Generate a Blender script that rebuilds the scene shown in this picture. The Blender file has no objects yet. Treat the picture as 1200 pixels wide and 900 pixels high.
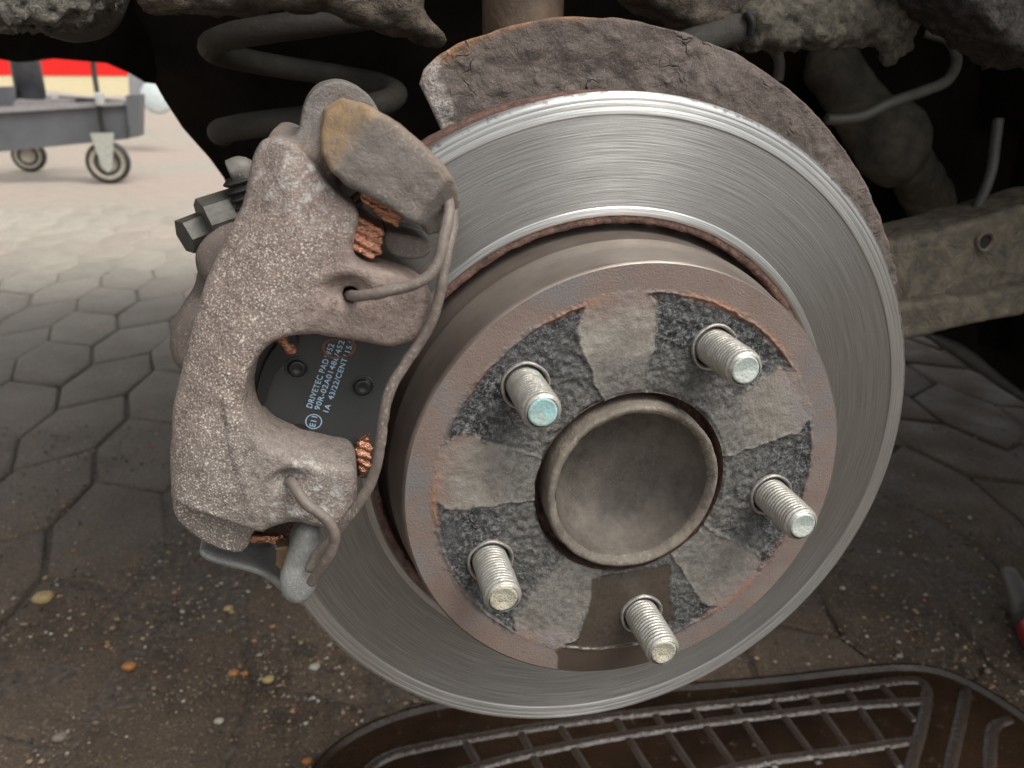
import bpy, math, random
import numpy as np
from mathutils import Matrix, Vector

# ------------------------------------------------------------------ camera, sky, sun, exposure
scene = bpy.context.scene
COL = scene.collection
R_ = math.radians
CAM = np.array([-0.0952182, -0.2623092, 0.1318965])
ROT = (R_(68.99507), R_(-0.70795), R_(-12.57159))
FPX = 968.2165                      # focal length in pixels of a 1200 x 900 picture
cd = bpy.data.cameras.new('camera')
cam = bpy.data.objects.new('camera', cd); COL.objects.link(cam)
cam.location = CAM; cam.rotation_euler = ROT
cd.sensor_width = 36.0; cd.lens = FPX / 1200 * 36.0
cd.clip_start = 0.01; cd.clip_end = 200
cd.dof.use_dof = True; cd.dof.focus_distance = 0.285; cd.dof.aperture_fstop = 18.0
scene.camera = cam

SUN_EL, SUN_AZ = R_(56), R_(140)    # azimuth measured clockwise from +Y
world = bpy.data.worlds.new('World'); scene.world = world
world.use_nodes = True
wn = world.node_tree.nodes; wl = world.node_tree.links
sky = wn.new('ShaderNodeTexSky'); sky.sky_type = 'NISHITA'; sky.sun_disc = False
sky.sun_elevation = SUN_EL; sky.sun_rotation = SUN_AZ
sky.air_density = 1.0; sky.dust_density = 4.0; sky.ozone_density = 0.6
hsv = wn.new('ShaderNodeHueSaturation'); hsv.inputs['Saturation'].default_value = 0.06
wl.new(sky.outputs[0], hsv.inputs['Color'])
bg = wn['Background']; bg.inputs['Strength'].default_value = 0.11
wl.new(hsv.outputs[0], bg.inputs['Color'])
sd = bpy.data.lights.new('sun', 'SUN'); sd.energy = 1.2; sd.angle = R_(35); sd.color = (1.0, 0.94, 0.86)
sun = bpy.data.objects.new('sun', sd); COL.objects.link(sun)
sdir = Vector((math.sin(SUN_AZ) * math.cos(SUN_EL), math.cos(SUN_AZ) * math.cos(SUN_EL), math.sin(SUN_EL)))
sun.rotation_euler = sdir.to_track_quat('Z', 'Y').to_euler()
sun.location = (0.5, -1.0, 2.0)
vs = scene.view_settings
vs.view_transform = 'Standard'; vs.look = 'None'; vs.exposure = 0.8; vs.gamma = 1.0
vs.use_curve_mapping = False
scene.render.engine = 'CYCLES'
scene.cycles.use_denoising = True
scene.cycles.max_bounces = 8

GZ = -0.35                          # ground level; the axle is the origin, Y runs inboard

# ------------------------------------------------------------------ measuring helpers
_M = np.array(cam.rotation_euler.to_matrix())
def ray(px, py):
    return _M @ np.array([(px - 600) / FPX, -(py - 450) / FPX, -1.0])
def at(px, py, y):
    d = ray(px, py); return CAM + d * ((y - CAM[1]) / d[1])
def atz(px, py, z=GZ):
    d = ray(px, py); return CAM + d * ((z - CAM[2]) / d[2])
def xz(pts, y):
    return np.array([[*at(a, b, y)[[0, 2]]] for a, b in pts])

rng = np.random.default_rng(7)
random.seed(7)

# ------------------------------------------------------------------ value noise
_T = np.random.default_rng(11).random((32, 32, 32)).astype(np.float32)
def vnoise(x, y, z):
    xi = np.floor(x).astype(int); yi = np.floor(y).astype(int); zi = np.floor(z).astype(int)
    fx = x - xi; fy = y - yi; fz = z - zi
    fx = fx * fx * (3 - 2 * fx); fy = fy * fy * (3 - 2 * fy); fz = fz * fz * (3 - 2 * fz)
    g = lambda a, b, c: _T[(xi + a) & 31, (yi + b) & 31, (zi + c) & 31]
    l = lambda a, b, t: a + (b - a) * t
    return l(l(l(g(0,0,0), g(1,0,0), fx), l(g(0,1,0), g(1,1,0), fx), fy),
             l(l(g(0,0,1), g(1,0,1), fx), l(g(0,1,1), g(1,1,1), fx), fy), fz) - 0.5
def fbm(P, s, oct=3):
    v = 0; a = 1.0
    for k in range(oct):
        q = P * s * 2 ** k + 3.7 * k
        v = v + a * vnoise(q[..., 0], q[..., 1], q[..., 2]); a *= 0.5
    return v
def sstep(a, b, x):
    t = np.clip((x - a) / (b - a), 0, 1); return t * t * (3 - 2 * t)

# ------------------------------------------------------------------ objects
def tag(o, label=None, cat=None, group=None, kind=None):
    if label: o['label'] = label
    if cat: o['category'] = cat
    if group: o['group'] = group
    if kind: o['kind'] = kind
    return o
def thing(name, label, cat, loc, group=None):
    o = bpy.data.objects.new(name, None); COL.objects.link(o)
    o.location = loc; o.empty_display_size = 0.02
    return tag(o, label, cat, group)
def wloc(o):
    v = np.array(o.location)
    while o.parent: o = o.parent; v = v + np.array(o.location)
    return v
def mesh(name, v, f, m, smooth=True):
    me = bpy.data.meshes.new(name)
    if isinstance(f, np.ndarray):
        n = f.shape[1]
        me.vertices.add(len(v)); me.vertices.foreach_set('co', np.asarray(v, np.float32).ravel())
        me.loops.add(f.size); me.loops.foreach_set('vertex_index', f.astype(np.int32).ravel())
        me.polygons.add(len(f)); me.polygons.foreach_set('loop_start', np.arange(0, f.size, n, dtype=np.int32))
        me.polygons.foreach_set('loop_total', np.full(len(f), n, np.int32))
        me.update(calc_edges=True); me.validate()
    else:
        me.from_pydata([tuple(map(float, a)) for a in v], [], [tuple(map(int, a)) for a in f]); me.update()
    if smooth: me.polygons.foreach_set('use_smooth', np.ones(len(me.polygons), bool))
    if m: me.materials.append(m)
    return me
def obj(name, v, f, m, parent=None, smooth=True, attrs=None, origin=None):
    """world-space vertices -> one mesh object, parented with its origin at the parent's (or at `origin`)"""
    v = np.asarray(v, float)
    base = wloc(parent) if parent else np.zeros(3)
    off = np.asarray(origin, float) if origin is not None else base
    me = mesh(name, v - off, f, m, smooth)
    if attrs:
        for k, a in attrs.items():
            at_ = me.attributes.new(k, 'FLOAT', 'POINT'); at_.data.foreach_set('value', np.asarray(a, np.float32))
    o = bpy.data.objects.new(name, me); COL.objects.link(o)
    o.parent = parent; o.location = off - base
    return o
def sharp(o, ang=35):
    me = o.data
    me.polygons.foreach_set('use_smooth', np.ones(len(me.polygons), bool))
    try: me.set_sharp_from_angle(angle=R_(ang))
    except Exception: pass
    return o

# ------------------------------------------------------------------ shape builders (world-space verts, faces)
def join(*ms):
    V = []; F = []; n = 0
    for v, f in ms:
        V.append(np.asarray(v, float)); F += [tuple(int(i) + n for i in q) for q in f]; n += len(v)
    return np.concatenate(V), F
def lathe(prof, n=128, axis='y', c=(0, 0, 0), a0=0.0, a1=2 * math.pi, fn=None, close=False):
    full = abs(a1 - a0 - 2 * math.pi) < 1e-6
    A = np.linspace(a0, a1, n, endpoint=not full); P = np.array(prof, float); m = len(P)
    r = P[:, 0][None, :] * np.ones((n, 1)); h = P[:, 1][None, :] * np.ones((n, 1)); a = A[:, None] * np.ones((1, m))
    if fn: r, h = fn(r, h, a)
    if axis == 'y': V = np.stack([r * np.cos(a), h, r * np.sin(a)], -1)
    elif axis == 'z': V = np.stack([r * np.cos(a), r * np.sin(a), h], -1)
    else: V = np.stack([h, r * np.cos(a), r * np.sin(a)], -1)
    V = V.reshape(-1, 3) + np.array(c)
    F = []
    for i in range(n if full else n - 1):
        j = (i + 1) % n
        for k in range(m - 1 if not close else m):
            l = (k + 1) % m
            F.append((i * m + k, j * m + k, j * m + l, i * m + l))
    return V, F
def catmull(P, n=8):
    P = np.array(P, float); Q = np.vstack([2 * P[0] - P[1], P, 2 * P[-1] - P[-2]]); out = []
    for i in range(1, len(Q) - 2):
        a, b, c, d = Q[i - 1], Q[i], Q[i + 1], Q[i + 2]
        for t in np.linspace(0, 1, n, endpoint=False):
            out.append(0.5 * (2 * b + (c - a) * t + (2 * a - 5 * b + 4 * c - d) * t * t + (3 * b - 3 * c + d - a) * t ** 3))
    out.append(P[-1]); return np.array(out)
def tube(path, r, n=16, cap=True, noise=0.0, ns=120):
    P = np.asarray(path, float); m = len(P)
    r = np.full(m, r) if np.isscalar(r) else np.asarray(r)
    T = np.gradient(P, axis=0); T /= np.linalg.norm(T, axis=1)[:, None] + 1e-12
    u = np.cross(T[0], [0.3, 0.2, 0.9]); u /= np.linalg.norm(u); V = []
    for i in range(m):
        u = u - T[i] * (u @ T[i]); u /= np.linalg.norm(u); w = np.cross(T[i], u)
        a = np.linspace(0, 2 * math.pi, n, endpoint=False)
        V.append(P[i] + r[i] * (np.cos(a)[:, None] * u + np.sin(a)[:, None] * w))
    V = np.array(V)
    if noise:
        d = fbm(V, ns, 3); V = V + (V - P[:, None, :]) / (r[:, None, None] + 1e-9) * (noise * d)[..., None]
    V = V.reshape(-1, 3); F = []
    for i in range(m - 1):
        for k in range(n):
            l = (k + 1) % n; F.append((i * n + k, i * n + l, (i + 1) * n + l, (i + 1) * n + k))
    if cap:
        F.append(tuple(range(n - 1, -1, -1))); F.append(tuple((m - 1) * n + k for k in range(n)))
    return V, F
def box(lo, hi, bev=0.0):
    lo = np.array(lo, float); hi = np.array(hi, float)
    if bev <= 0:
        V = [(x, y, z) for x in (lo[0], hi[0]) for y in (lo[1], hi[1]) for z in (lo[2], hi[2])]
        return np.array(V), [(0,1,3,2),(4,6,7,5),(0,4,5,1),(2,3,7,6),(0,2,6,4),(1,5,7,3)]
    import bmesh
    bm = bmesh.new(); bmesh.ops.create_cube(bm, size=1.0)
    for v in bm.verts: v.co = Vector(((v.co[i] + 0.5) * (hi[i] - lo[i]) + lo[i]) for i in range(3))
    bmesh.ops.bevel(bm, geom=bm.edges[:], offset=bev, segments=2, profile=0.6, affect='EDGES')
    V = np.array([v.co[:] for v in bm.verts]); F = [[v.index for v in f.verts] for f in bm.faces]; bm.free()
    return V, F
def prism(poly, y0, y1, bev=0.0):
    """polygon in (x,z) between two y planes, front rim chamfered"""
    P = np.array(poly, float); n = len(P)
    if bev:
        c = P.mean(0); d = c - P; Q = P + d / (np.linalg.norm(d, axis=1)[:, None] + 1e-9) * bev
        rings = [(Q, y0), (P, y0 + bev), (P, y1)]
    else: rings = [(P, y0), (P, y1)]
    V = np.concatenate([np.stack([p[:, 0], np.full(n, y), p[:, 1]], -1) for p, y in rings]); F = []
    for k in range(len(rings) - 1):
        for i in range(n):
            j = (i + 1) % n; F.append((k * n + i, k * n + j, (k + 1) * n + j, (k + 1) * n + i))
    F.append(tuple(range(n - 1, -1, -1))); F.append(tuple((len(rings) - 1) * n + i for i in range(n)))
    return V, F
def move(m, M):
    v, f = m; M = np.array(M); return v @ M[:3, :3].T + M[:3, 3], f

# ------------------------------------------------------------------ signed-distance modelling for cast and rough shapes
def poly_sd(X, Z, P):
    d = np.full(X.shape, 1e9, np.float32); s = np.ones(X.shape, np.float32); n = len(P)
    for i in range(n):
        a = P[i]; b = P[i - 1]; ex, ez = b - a
        wx = X - a[0]; wz = Z - a[1]
        t = np.clip((wx * ex + wz * ez) / (ex * ex + ez * ez + 1e-20), 0, 1)
        d = np.minimum(d, (wx - ex * t) ** 2 + (wz - ez * t) ** 2)
        c1 = Z >= a[1]; c2 = Z < b[1]; c3 = ex * wz > ez * wx
        s = np.where((c1 & c2 & c3) | (~c1 & ~c2 & ~c3), -s, s)
    return s * np.sqrt(d)
def smooth_poly(P, it=2):
    P = np.array(P, float)
    for _ in range(it):
        Q = np.roll(P, -1, 0); P = np.stack([0.75 * P + 0.25 * Q, 0.25 * P + 0.75 * Q], 1).reshape(-1, 2)
    return P
class Field:
    def __init__(s, lo, hi, h):
        s.h = h; s.lo = np.array(lo, float); ax = [np.arange(l, u, h, dtype=np.float32) for l, u in zip(lo, hi)]
        s.x, s.y, s.z = ax; s.X, s.Y, s.Z = np.meshgrid(*ax, indexing='ij', copy=False)
        s.X2, s.Z2 = np.meshgrid(ax[0], ax[2], indexing='ij'); s.P = None
    def poly(s, pts): return poly_sd(s.X2, s.Z2, np.asarray(pts, np.float32))[:, None, :]
    def slab(s, y0, y1): return np.abs(s.Y - (y0 + y1) / 2) - (y1 - y0) / 2
    def extr(s, d2, y0, y1, r):
        dy = s.slab(y0, y1); a = d2 + r; b = dy + r
        return np.minimum(np.maximum(a, b), 0) + np.sqrt(np.maximum(a, 0) ** 2 + np.maximum(b, 0) ** 2) - r
    def ell(s, c, r):
        r = np.broadcast_to(np.asarray(r, float), (3,))
        k = np.sqrt(((s.X - c[0]) / r[0]) ** 2 + ((s.Y - c[1]) / r[1]) ** 2 + ((s.Z - c[2]) / r[2]) ** 2)
        return (k - 1) * r.min()
    def cap(s, a, b, r):
        a = np.asarray(a, float); b = np.asarray(b, float); e = b - a
        t = np.clip(((s.X - a[0]) * e[0] + (s.Y - a[1]) * e[1] + (s.Z - a[2]) * e[2]) / (e @ e), 0, 1)
        return np.sqrt((s.X - a[0] - e[0] * t) ** 2 + (s.Y - a[1] - e[1] * t) ** 2 + (s.Z - a[2] - e[2] * t) ** 2) - r
    def noise(s, sc, o=2):
        return fbm(np.stack([s.X, s.Y, s.Z], -1), sc, o)
    def mesh(s, D):
        I = D < 0; nx, ny, nz = D.shape
        cnt = sum(I[a:nx-1+a, b:ny-1+b, c:nz-1+c].astype(np.int8) for a in (0,1) for b in (0,1) for c in (0,1))
        act = (cnt > 0) & (cnt < 8); idx = np.full(act.shape, -1, np.int64); ii = np.argwhere(act); idx[act] = np.arange(len(ii))
        acc = np.zeros((len(ii), 3)); w = np.zeros(len(ii))
        C = [(a, b, c) for a in (0,1) for b in (0,1) for c in (0,1)]
        for p in C:
            for ax in range(3):
                if p[ax]: continue
                q = list(p); q[ax] = 1
                d0 = D[ii[:,0]+p[0], ii[:,1]+p[1], ii[:,2]+p[2]]; d1 = D[ii[:,0]+q[0], ii[:,1]+q[1], ii[:,2]+q[2]]
                m = (d0 < 0) != (d1 < 0); t = np.where(m, d0 / np.where(m, d0 - d1, 1), 0)
                pt = np.tile(np.array(p, float), (len(ii), 1)); pt[:, ax] = t
                acc[m] += pt[m]; w[m] += 1
        V = s.lo + (ii + acc / w[:, None]) * s.h
        F = []
        for ax in range(3):
            sl = [slice(1, n - 1) for n in (nx, ny, nz)]; sl[ax] = slice(0, (nx, ny, nz)[ax] - 1)
            sl2 = list(sl); sl2[ax] = slice(1, (nx, ny, nz)[ax])
            a = I[tuple(sl)]; b = I[tuple(sl2)]; E = np.argwhere(a != b); sgn = a[a != b]
            off = np.array([1, 1, 1]); off[ax] = 0; E = E + off
            u, v_ = [(1, 2), (2, 0), (0, 1)][ax]
            du = np.zeros(3, int); du[u] = 1; dv = np.zeros(3, int); dv[v_] = 1
            q = np.stack([idx[tuple((E - du - dv).T)], idx[tuple((E - dv).T)], idx[tuple(E.T)], idx[tuple((E - du).T)]], 1)
            q[~sgn] = q[~sgn][:, ::-1]; F.append(q)
        return V, np.concatenate(F)
def smin(a, b, k):
    h = np.clip(0.5 + 0.5 * (b - a) / k, 0, 1); return b + (a - b) * h - k * h * (1 - h)
def smax(a, b, k): return -smin(-a, -b, k)

# ------------------------------------------------------------------ materials
class Mat:
    def __init__(s, name):
        s.m = bpy.data.materials.new(name); s.m.use_nodes = True
        s.n = s.m.node_tree.nodes; s.l = s.m.node_tree.links; s.b = s.n['Principled BSDF']; s._co = {}
    def set(s, node, k, v):
        if v is None: return
        i = node.inputs[k]
        if isinstance(v, bpy.types.NodeSocket): s.l.new(v, i)
        elif isinstance(v, (tuple, list)) and len(v) == 3 and i.type == 'RGBA': i.default_value = (*v, 1)
        else: i.default_value = v
    def co(s, kind='Object', scale=None):
        t = s._co.get(kind)
        if t is None: t = s._co[kind] = s.n.new('ShaderNodeTexCoord')
        o = t.outputs[kind]
        if scale is not None:
            mp = s.n.new('ShaderNodeMapping'); mp.inputs['Scale'].default_value = scale; s.l.new(o, mp.inputs['Vector']); o = mp.outputs[0]
        return o
    def pos(s):
        return s.n.new('ShaderNodeNewGeometry').outputs['Position']
    def noise(s, scale, detail=4, rough=0.6, vec=None, dist=0.0, color=False):
        t = s.n.new('ShaderNodeTexNoise'); s.set(t, 'Vector', vec if vec is not None else s.co())
        s.set(t, 'Scale', scale); s.set(t, 'Detail', detail); s.set(t, 'Roughness', rough); s.set(t, 'Distortion', dist)
        return t.outputs['Color' if color else 'Fac']
    def voro(s, scale, feat='F1', vec=None, rnd=1.0, out='Distance'):
        t = s.n.new('ShaderNodeTexVoronoi'); t.feature = feat; s.set(t, 'Vector', vec if vec is not None else s.co())
        s.set(t, 'Scale', scale); s.set(t, 'Randomness', rnd); return t.outputs[out]
    def ramp(s, f, stops, interp='LINEAR'):
        t = s.n.new('ShaderNodeValToRGB'); t.color_ramp.interpolation = interp; e = t.color_ramp.elements
        while len(e) < len(stops): e.new(0.5)
        for q, (p, c) in zip(e, stops):
            q.position = p; q.color = (c, c, c, 1) if not isinstance(c, (tuple, list)) else (*c, 1)
        s.l.new(f, t.inputs[0]); return t.outputs[0]
    def mix(s, f, a, b, mode='MIX'):
        t = s.n.new('ShaderNodeMix'); t.data_type = 'RGBA'; t.blend_type = mode
        for i, v in ((0, f), (6, a), (7, b)):
            q = t.inputs[i]
            if isinstance(v, bpy.types.NodeSocket): s.l.new(v, q)
            elif i == 0: q.default_value = v
            else: q.default_value = (*v, 1) if isinstance(v, (tuple, list)) else (v, v, v, 1)
        return t.outputs[2]
    def math(s, op, a, b=0.0, c=0.0):
        t = s.n.new('ShaderNodeMath'); t.operation = op
        for i, v in enumerate((a, b, c)):
            if isinstance(v, bpy.types.NodeSocket): s.l.new(v, t.inputs[i])
            else: t.inputs[i].default_value = v
        return t.outputs[0]
    def attr(s, name):
        t = s.n.new('ShaderNodeAttribute'); t.attribute_name = name; return t.outputs['Fac']
    def sep(s, v):
        t = s.n.new('ShaderNodeSeparateXYZ'); s.l.new(v, t.inputs[0]); return t.outputs
    def comb(s, x=0.0, y=0.0, z=0.0):
        t = s.n.new('ShaderNodeCombineXYZ')
        for i, v in enumerate((x, y, z)):
            if isinstance(v, bpy.types.NodeSocket): s.l.new(v, t.inputs[i])
            else: t.inputs[i].default_value = v
        return t.outputs[0]
    def rnd(s): return s.n.new('ShaderNodeObjectInfo').outputs['Random']
    def bump(s, h, dist=0.001, strength=1.0, prev=None):
        t = s.n.new('ShaderNodeBump'); s.set(t, 'Height', h); t.inputs['Distance'].default_value = dist; t.inputs['Strength'].default_value = strength
        if prev is not None: s.l.new(prev, t.inputs['Normal'])
        return t.outputs[0]
    def done(s, col=None, rough=None, metal=None, nrm=None, **kw):
        s.set(s.b, 'Base Color', col); s.set(s.b, 'Roughness', rough); s.set(s.b, 'Metallic', metal)
        if nrm is not None: s.l.new(nrm, s.b.inputs['Normal'])
        for k, v in kw.items(): s.set(s.b, k.replace('_', ' '), v)
        return s.m

def m_cast(name, base, dark, speck=0.0, speck_col=(0.62, 0.58, 0.53), grime=None, bump=0.0005, rough=0.75, metal=0.0):
    m = Mat(name)
    n1 = m.noise(60, 5, 0.65); n2 = m.noise(420, 4, 0.7); n3 = m.noise(1500, 3, 0.6)
    c = m.mix(m.ramp(n1, [(0.3, 0.0), (0.7, 1.0)]), dark, base)
    c = m.mix(m.math('MULTIPLY', n2, 0.55), c, m.mix(0.5, c, (0.02, 0.018, 0.016)))
    if speck:
        sp = m.ramp(m.noise(1100, 3, 0.62), [(0.57, 0.0), (0.65, 1.0)])
        zone = m.ramp(m.noise(38, 3, 0.6), [(0.4, 0.15), (0.62, 1.0)])
        c = m.mix(m.math('MULTIPLY', m.math('MULTIPLY', sp, zone), speck), c, speck_col)
    if grime:
        c = m.mix(m.math('MULTIPLY', m.attr('grime'), m.ramp(m.noise(170, 4, 0.7), [(0.25, 0.35), (0.6, 1.0)])), c, grime)
    b = m.bump(m.math('ADD', m.math('MULTIPLY', n2, 0.8), m.math('MULTIPLY', n3, 0.4)), bump, 0.9)
    return m.done(c, m.math('ADD', m.math('MULTIPLY', n2, 0.25), rough - 0.12), metal, b, Specular_IOR_Level=0.4)

def m_caliper():
    m = Mat('caliper_cast_iron')
    n1 = m.noise(45, 5, 0.65); n2 = m.noise(420, 4, 0.7); n3 = m.noise(1700, 3, 0.6); n0 = m.noise(17, 3, 0.5)
    c = m.mix(m.ramp(n1, [(0.32, 0.0), (0.68, 1.0)]), (0.205, 0.155, 0.132), (0.305, 0.238, 0.207))
    c = m.mix(m.ramp(n0, [(0.45, 0.0), (0.62, 0.55)]), c, (0.20, 0.185, 0.165))
    c = m.mix(m.ramp(n2, [(0.45, 0.0), (0.7, 0.55)]), c, (0.10, 0.078, 0.066))
    c = m.mix(m.ramp(n3, [(0.58, 0.0), (0.68, 0.4)]), c, (0.09, 0.066, 0.056))
    z = m.attr('speck')
    sp = m.ramp(m.noise(1900, 3, 0.6), [(0.55, 0.0), (0.62, 1.0)])
    c = m.mix(m.math('MULTIPLY', sp, m.math('MULTIPLY', z, 0.9)), c, (0.74, 0.68, 0.60))
    wh = m.ramp(m.noise(260, 5, 0.75), [(0.5, 0.0), (0.68, 1.0)])
    c = m.mix(m.math('MULTIPLY', wh, m.attr('salt')), c, (0.62, 0.62, 0.60))
    c = m.mix(m.math('MULTIPLY', m.attr('grey'), 0.75), c, (0.15, 0.14, 0.13))
    b = m.bump(m.math('ADD', m.math('MULTIPLY', n2, 0.9), m.math('MULTIPLY', n3, 0.5)), 0.0007, 0.9)
    b = m.bump(m.noise(180, 3, 0.55), 0.0016, 0.6, b)
    return m.done(c, m.math('ADD', m.math('MULTIPLY', n2, 0.3), 0.55), 0.0, b, Specular_IOR_Level=0.45)

def m_friction():
    m = Mat('machined_disc_steel')
    p = m.sep(m.co()); x, y, z = p[0], p[1], p[2]
    r = m.math('SQRT', m.math('ADD', m.math('MULTIPLY', x, x), m.math('MULTIPLY', z, z)))
    a = m.math('ARCTAN2', z, x)
    rv = m.comb(m.math('MULTIPLY', r, 1.0), m.math('MULTIPLY', a, 0.0022), 0.0)
    fine = m.noise(2600, 2, 0.5, rv); mid = m.noise(1800, 3, 0.6, rv); big = m.noise(150, 3, 0.6, m.comb(r, m.math('MULTIPLY', a, 0.0012), 0.2))
    blot = m.noise(70, 4, 0.6)
    fleck = m.ramp(m.noise(1500, 2, 0.5), [(0.66, 0.0), (0.74, 1.0)])
    c = m.mix(m.ramp(mid, [(0.33, 0.0), (0.68, 1.0)]), (0.29, 0.285, 0.272), (0.42, 0.418, 0.405))
    c = m.mix(m.ramp(big, [(0.35, 0.3), (0.6, 0.0)]), c, (0.26, 0.255, 0.245))
    c = m.mix(m.math('MULTIPLY', fleck, 0.25), c, (0.62, 0.62, 0.6))
    lip = m.ramp(r, [(0.0, 0.0), (0.1, 0.0), (0.12, 0.0), (1.0, 0.0)])
    l1 = m.math('GREATER_THAN', r, 0.1183); l2 = m.math('LESS_THAN', r, 0.0890)
    bright = m.math('ADD', l1, l2)
    c = m.mix(m.math('MULTIPLY', bright, 0.8), c, m.mix(m.ramp(mid, [(0.35, 0.0), (0.65, 1.0)]), (0.48, 0.485, 0.475), (0.70, 0.705, 0.69)))
    edge = m.math('MULTIPLY', m.math('GREATER_THAN', r, 0.1236), m.ramp(m.noise(330, 4, 0.7), [(0.52, 0.0), (0.6, 1.0)]))
    c = m.mix(m.math('MULTIPLY', edge, 0.6), c, (0.16, 0.11, 0.085))
    g = m.math('ADD', m.math('MULTIPLY', fine, 0.5), mid)
    b = m.bump(g, 0.00012, 0.8)
    t = m.n.new('ShaderNodeTangent'); t.direction_type = 'RADIAL'; t.axis = 'Y'
    ro = m.math('ADD', m.math('MULTIPLY', mid, 0.16), m.math('ADD', m.math('MULTIPLY', blot, 0.10), 0.22))
    mm = m.done(c, ro, 0.92, b, Anisotropic=0.92, Anisotropic_Rotation=0.25)
    m.l.new(t.outputs[0], m.b.inputs['Tangent'])
    return mm

def m_rust(name, a=(0.17, 0.085, 0.06), b_=(0.05, 0.026, 0.02), sc=300, bump=0.0008):
    m = Mat(name); n = m.noise(sc, 5, 0.7); n2 = m.noise(sc * 3, 4, 0.7)
    c = m.mix(m.ramp(n, [(0.35, 0.0), (0.65, 1.0)]), b_, a)
    return m.done(c, 0.9, 0.0, m.bump(m.math('ADD', n, m.math('MULTIPLY', n2, 0.6)), bump, 1.0))

def m_hatside():
    m = Mat('hat_wall_iron'); p = m.sep(m.co())
    st = m.noise(900, 3, 0.6, m.comb(m.math('MULTIPLY', p[1], 1.0), m.math('MULTIPLY', m.math('ARCTAN2', p[2], p[0]), 0.006), 0.0))
    n = m.noise(40, 4, 0.6)
    c = m.mix(m.ramp(n, [(0.35, 0.0), (0.65, 1.0)]), (0.22, 0.18, 0.155), (0.34, 0.295, 0.255))
    c = m.mix(m.math('MULTIPLY', st, 0.5), c, (0.14, 0.11, 0.095))
    return m.done(c, 0.40, 0.6, m.bump(st, 0.0002, 0.6))

def m_hatface():
    m = Mat('hat_face_iron')
    pet = m.attr('petal'); wet = m.attr('wet'); ring = m.attr('ring'); rust = m.attr('rust')
    n1 = m.noise(70, 5, 0.65); n2 = m.noise(420, 4, 0.75); n3 = m.noise(1300, 4, 0.7)
    v = m.noise(800, 3, 0.8, dist=0.4)
    # pitted black paint round the studs, grey crust on it
    dk = m.mix(m.ramp(v, [(0.47, 0.0), (0.62, 1.0)]), (0.012, 0.012, 0.013), (0.19, 0.195, 0.20))
    dk = m.mix(m.ramp(n1, [(0.40, 0.0), (0.66, 0.75)]), dk, (0.085, 0.085, 0.085))
    dk = m.mix(m.ramp(m.noise(110, 5, 0.7), [(0.60, 0.0), (0.70, 0.75)]), dk, (0.20, 0.165, 0.13))
    # wheel contact pads
    lt = m.mix(m.ramp(n1, [(0.35, 0.0), (0.65, 1.0)]), (0.18, 0.158, 0.132), (0.32, 0.30, 0.26))
    lt = m.mix(m.ramp(n3, [(0.55, 0.0), (0.7, 0.5)]), lt, (0.075, 0.065, 0.055))
    # rim band
    rg = m.mix(m.ramp(n1, [(0.3, 0.0), (0.7, 1.0)]), (0.20, 0.145, 0.12), (0.25, 0.20, 0.175))
    rg = m.mix(m.ramp(m.noise(26, 4, 0.6), [(0.48, 0.0), (0.62, 0.7)]), rg, (0.185, 0.185, 0.19))
    lt = m.mix(m.attr('blend'), lt, rg); c = m.mix(pet, dk, lt); c = m.mix(ring, c, rg)
    c = m.mix(m.attr('inner'), c, m.mix(m.ramp(n2, [(0.4, 0.0), (0.6, 1.0)]), (0.065, 0.062, 0.057), (0.17, 0.165, 0.152)))
    c = m.mix(m.math('MULTIPLY', rust, m.ramp(n2, [(0.35, 0.2), (0.6, 1.0)])), c, (0.33, 0.15, 0.075))
    c = m.mix(m.math('MULTIPLY', wet, 0.88), c, m.mix(n1, (0.035, 0.026, 0.018), (0.075, 0.058, 0.042)))
    ro = m.mix(wet, m.mix(ring, m.math('ADD', m.math('MULTIPLY', n2, 0.35), 0.5), 0.5), 0.16)
    b1 = m.bump(v, 0.0007, 0.9); h = m.math('MULTIPLY', m.math('SUBTRACT', 1.0, m.math('MAXIMUM', ring, m.math('MULTIPLY', pet, 0.65))), 1.0)
    hb = m.math('ADD', m.math('MULTIPLY', v, h), m.math('MULTIPLY', n3, 0.35))
    hb = m.math('MULTIPLY', hb, m.math('SUBTRACT', 1.0, m.math('MULTIPLY', wet, 0.8)))
    return m.done(c, ro, m.math('MULTIPLY', ring, 0.25), m.bump(hb, 0.0008, 1.0), Specular_IOR_Level=0.5)

def m_steel(name, col, rough=0.4, metal=0.8, stain=(0.12, 0.09, 0.06), amt=0.5, bump=0.0002, sc=350):
    m = Mat(name); n = m.noise(sc, 5, 0.7); n2 = m.noise(sc * 4, 3, 0.6)
    c = m.mix(m.ramp(n, [(0.45, 0.0), (0.72, amt)]), col, stain)
    return m.done(c, m.math('ADD', m.math('MULTIPLY', n, 0.25), rough - 0.1), metal, m.bump(m.math('ADD', n, n2), bump, 0.8))

def m_copper():
    m = Mat('copper_grease'); n = m.noise(420, 4, 0.7, m.co(scale=(0.5, 1, 2.2)), 0.4); n2 = m.noise(900, 3, 0.7)
    c = m.mix(m.ramp(n, [(0.36, 0.0), (0.46, 1.0)]), (0.025, 0.012, 0.009), (0.58, 0.29, 0.19))
    c = m.mix(m.ramp(n2, [(0.55, 0.0), (0.7, 0.5)]), c, (0.85, 0.60, 0.45))
    return m.done(c, 0.24, 0.9, m.bump(m.math('ADD', n, n2), 0.0008, 0.8))

def m_plain(name, col, rough=0.6, metal=0.0, var=0.35, sc=90, bump=0.0):
    m = Mat(name); n = m.noise(sc, 4, 0.65)
    d = tuple(q * (1 - var) for q in col)
    c = m.mix(m.ramp(n, [(0.3, 0.0), (0.7, 1.0)]), d, col)
    return m.done(c, rough, metal, m.bump(n, bump, 0.8) if bump else None)

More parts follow.
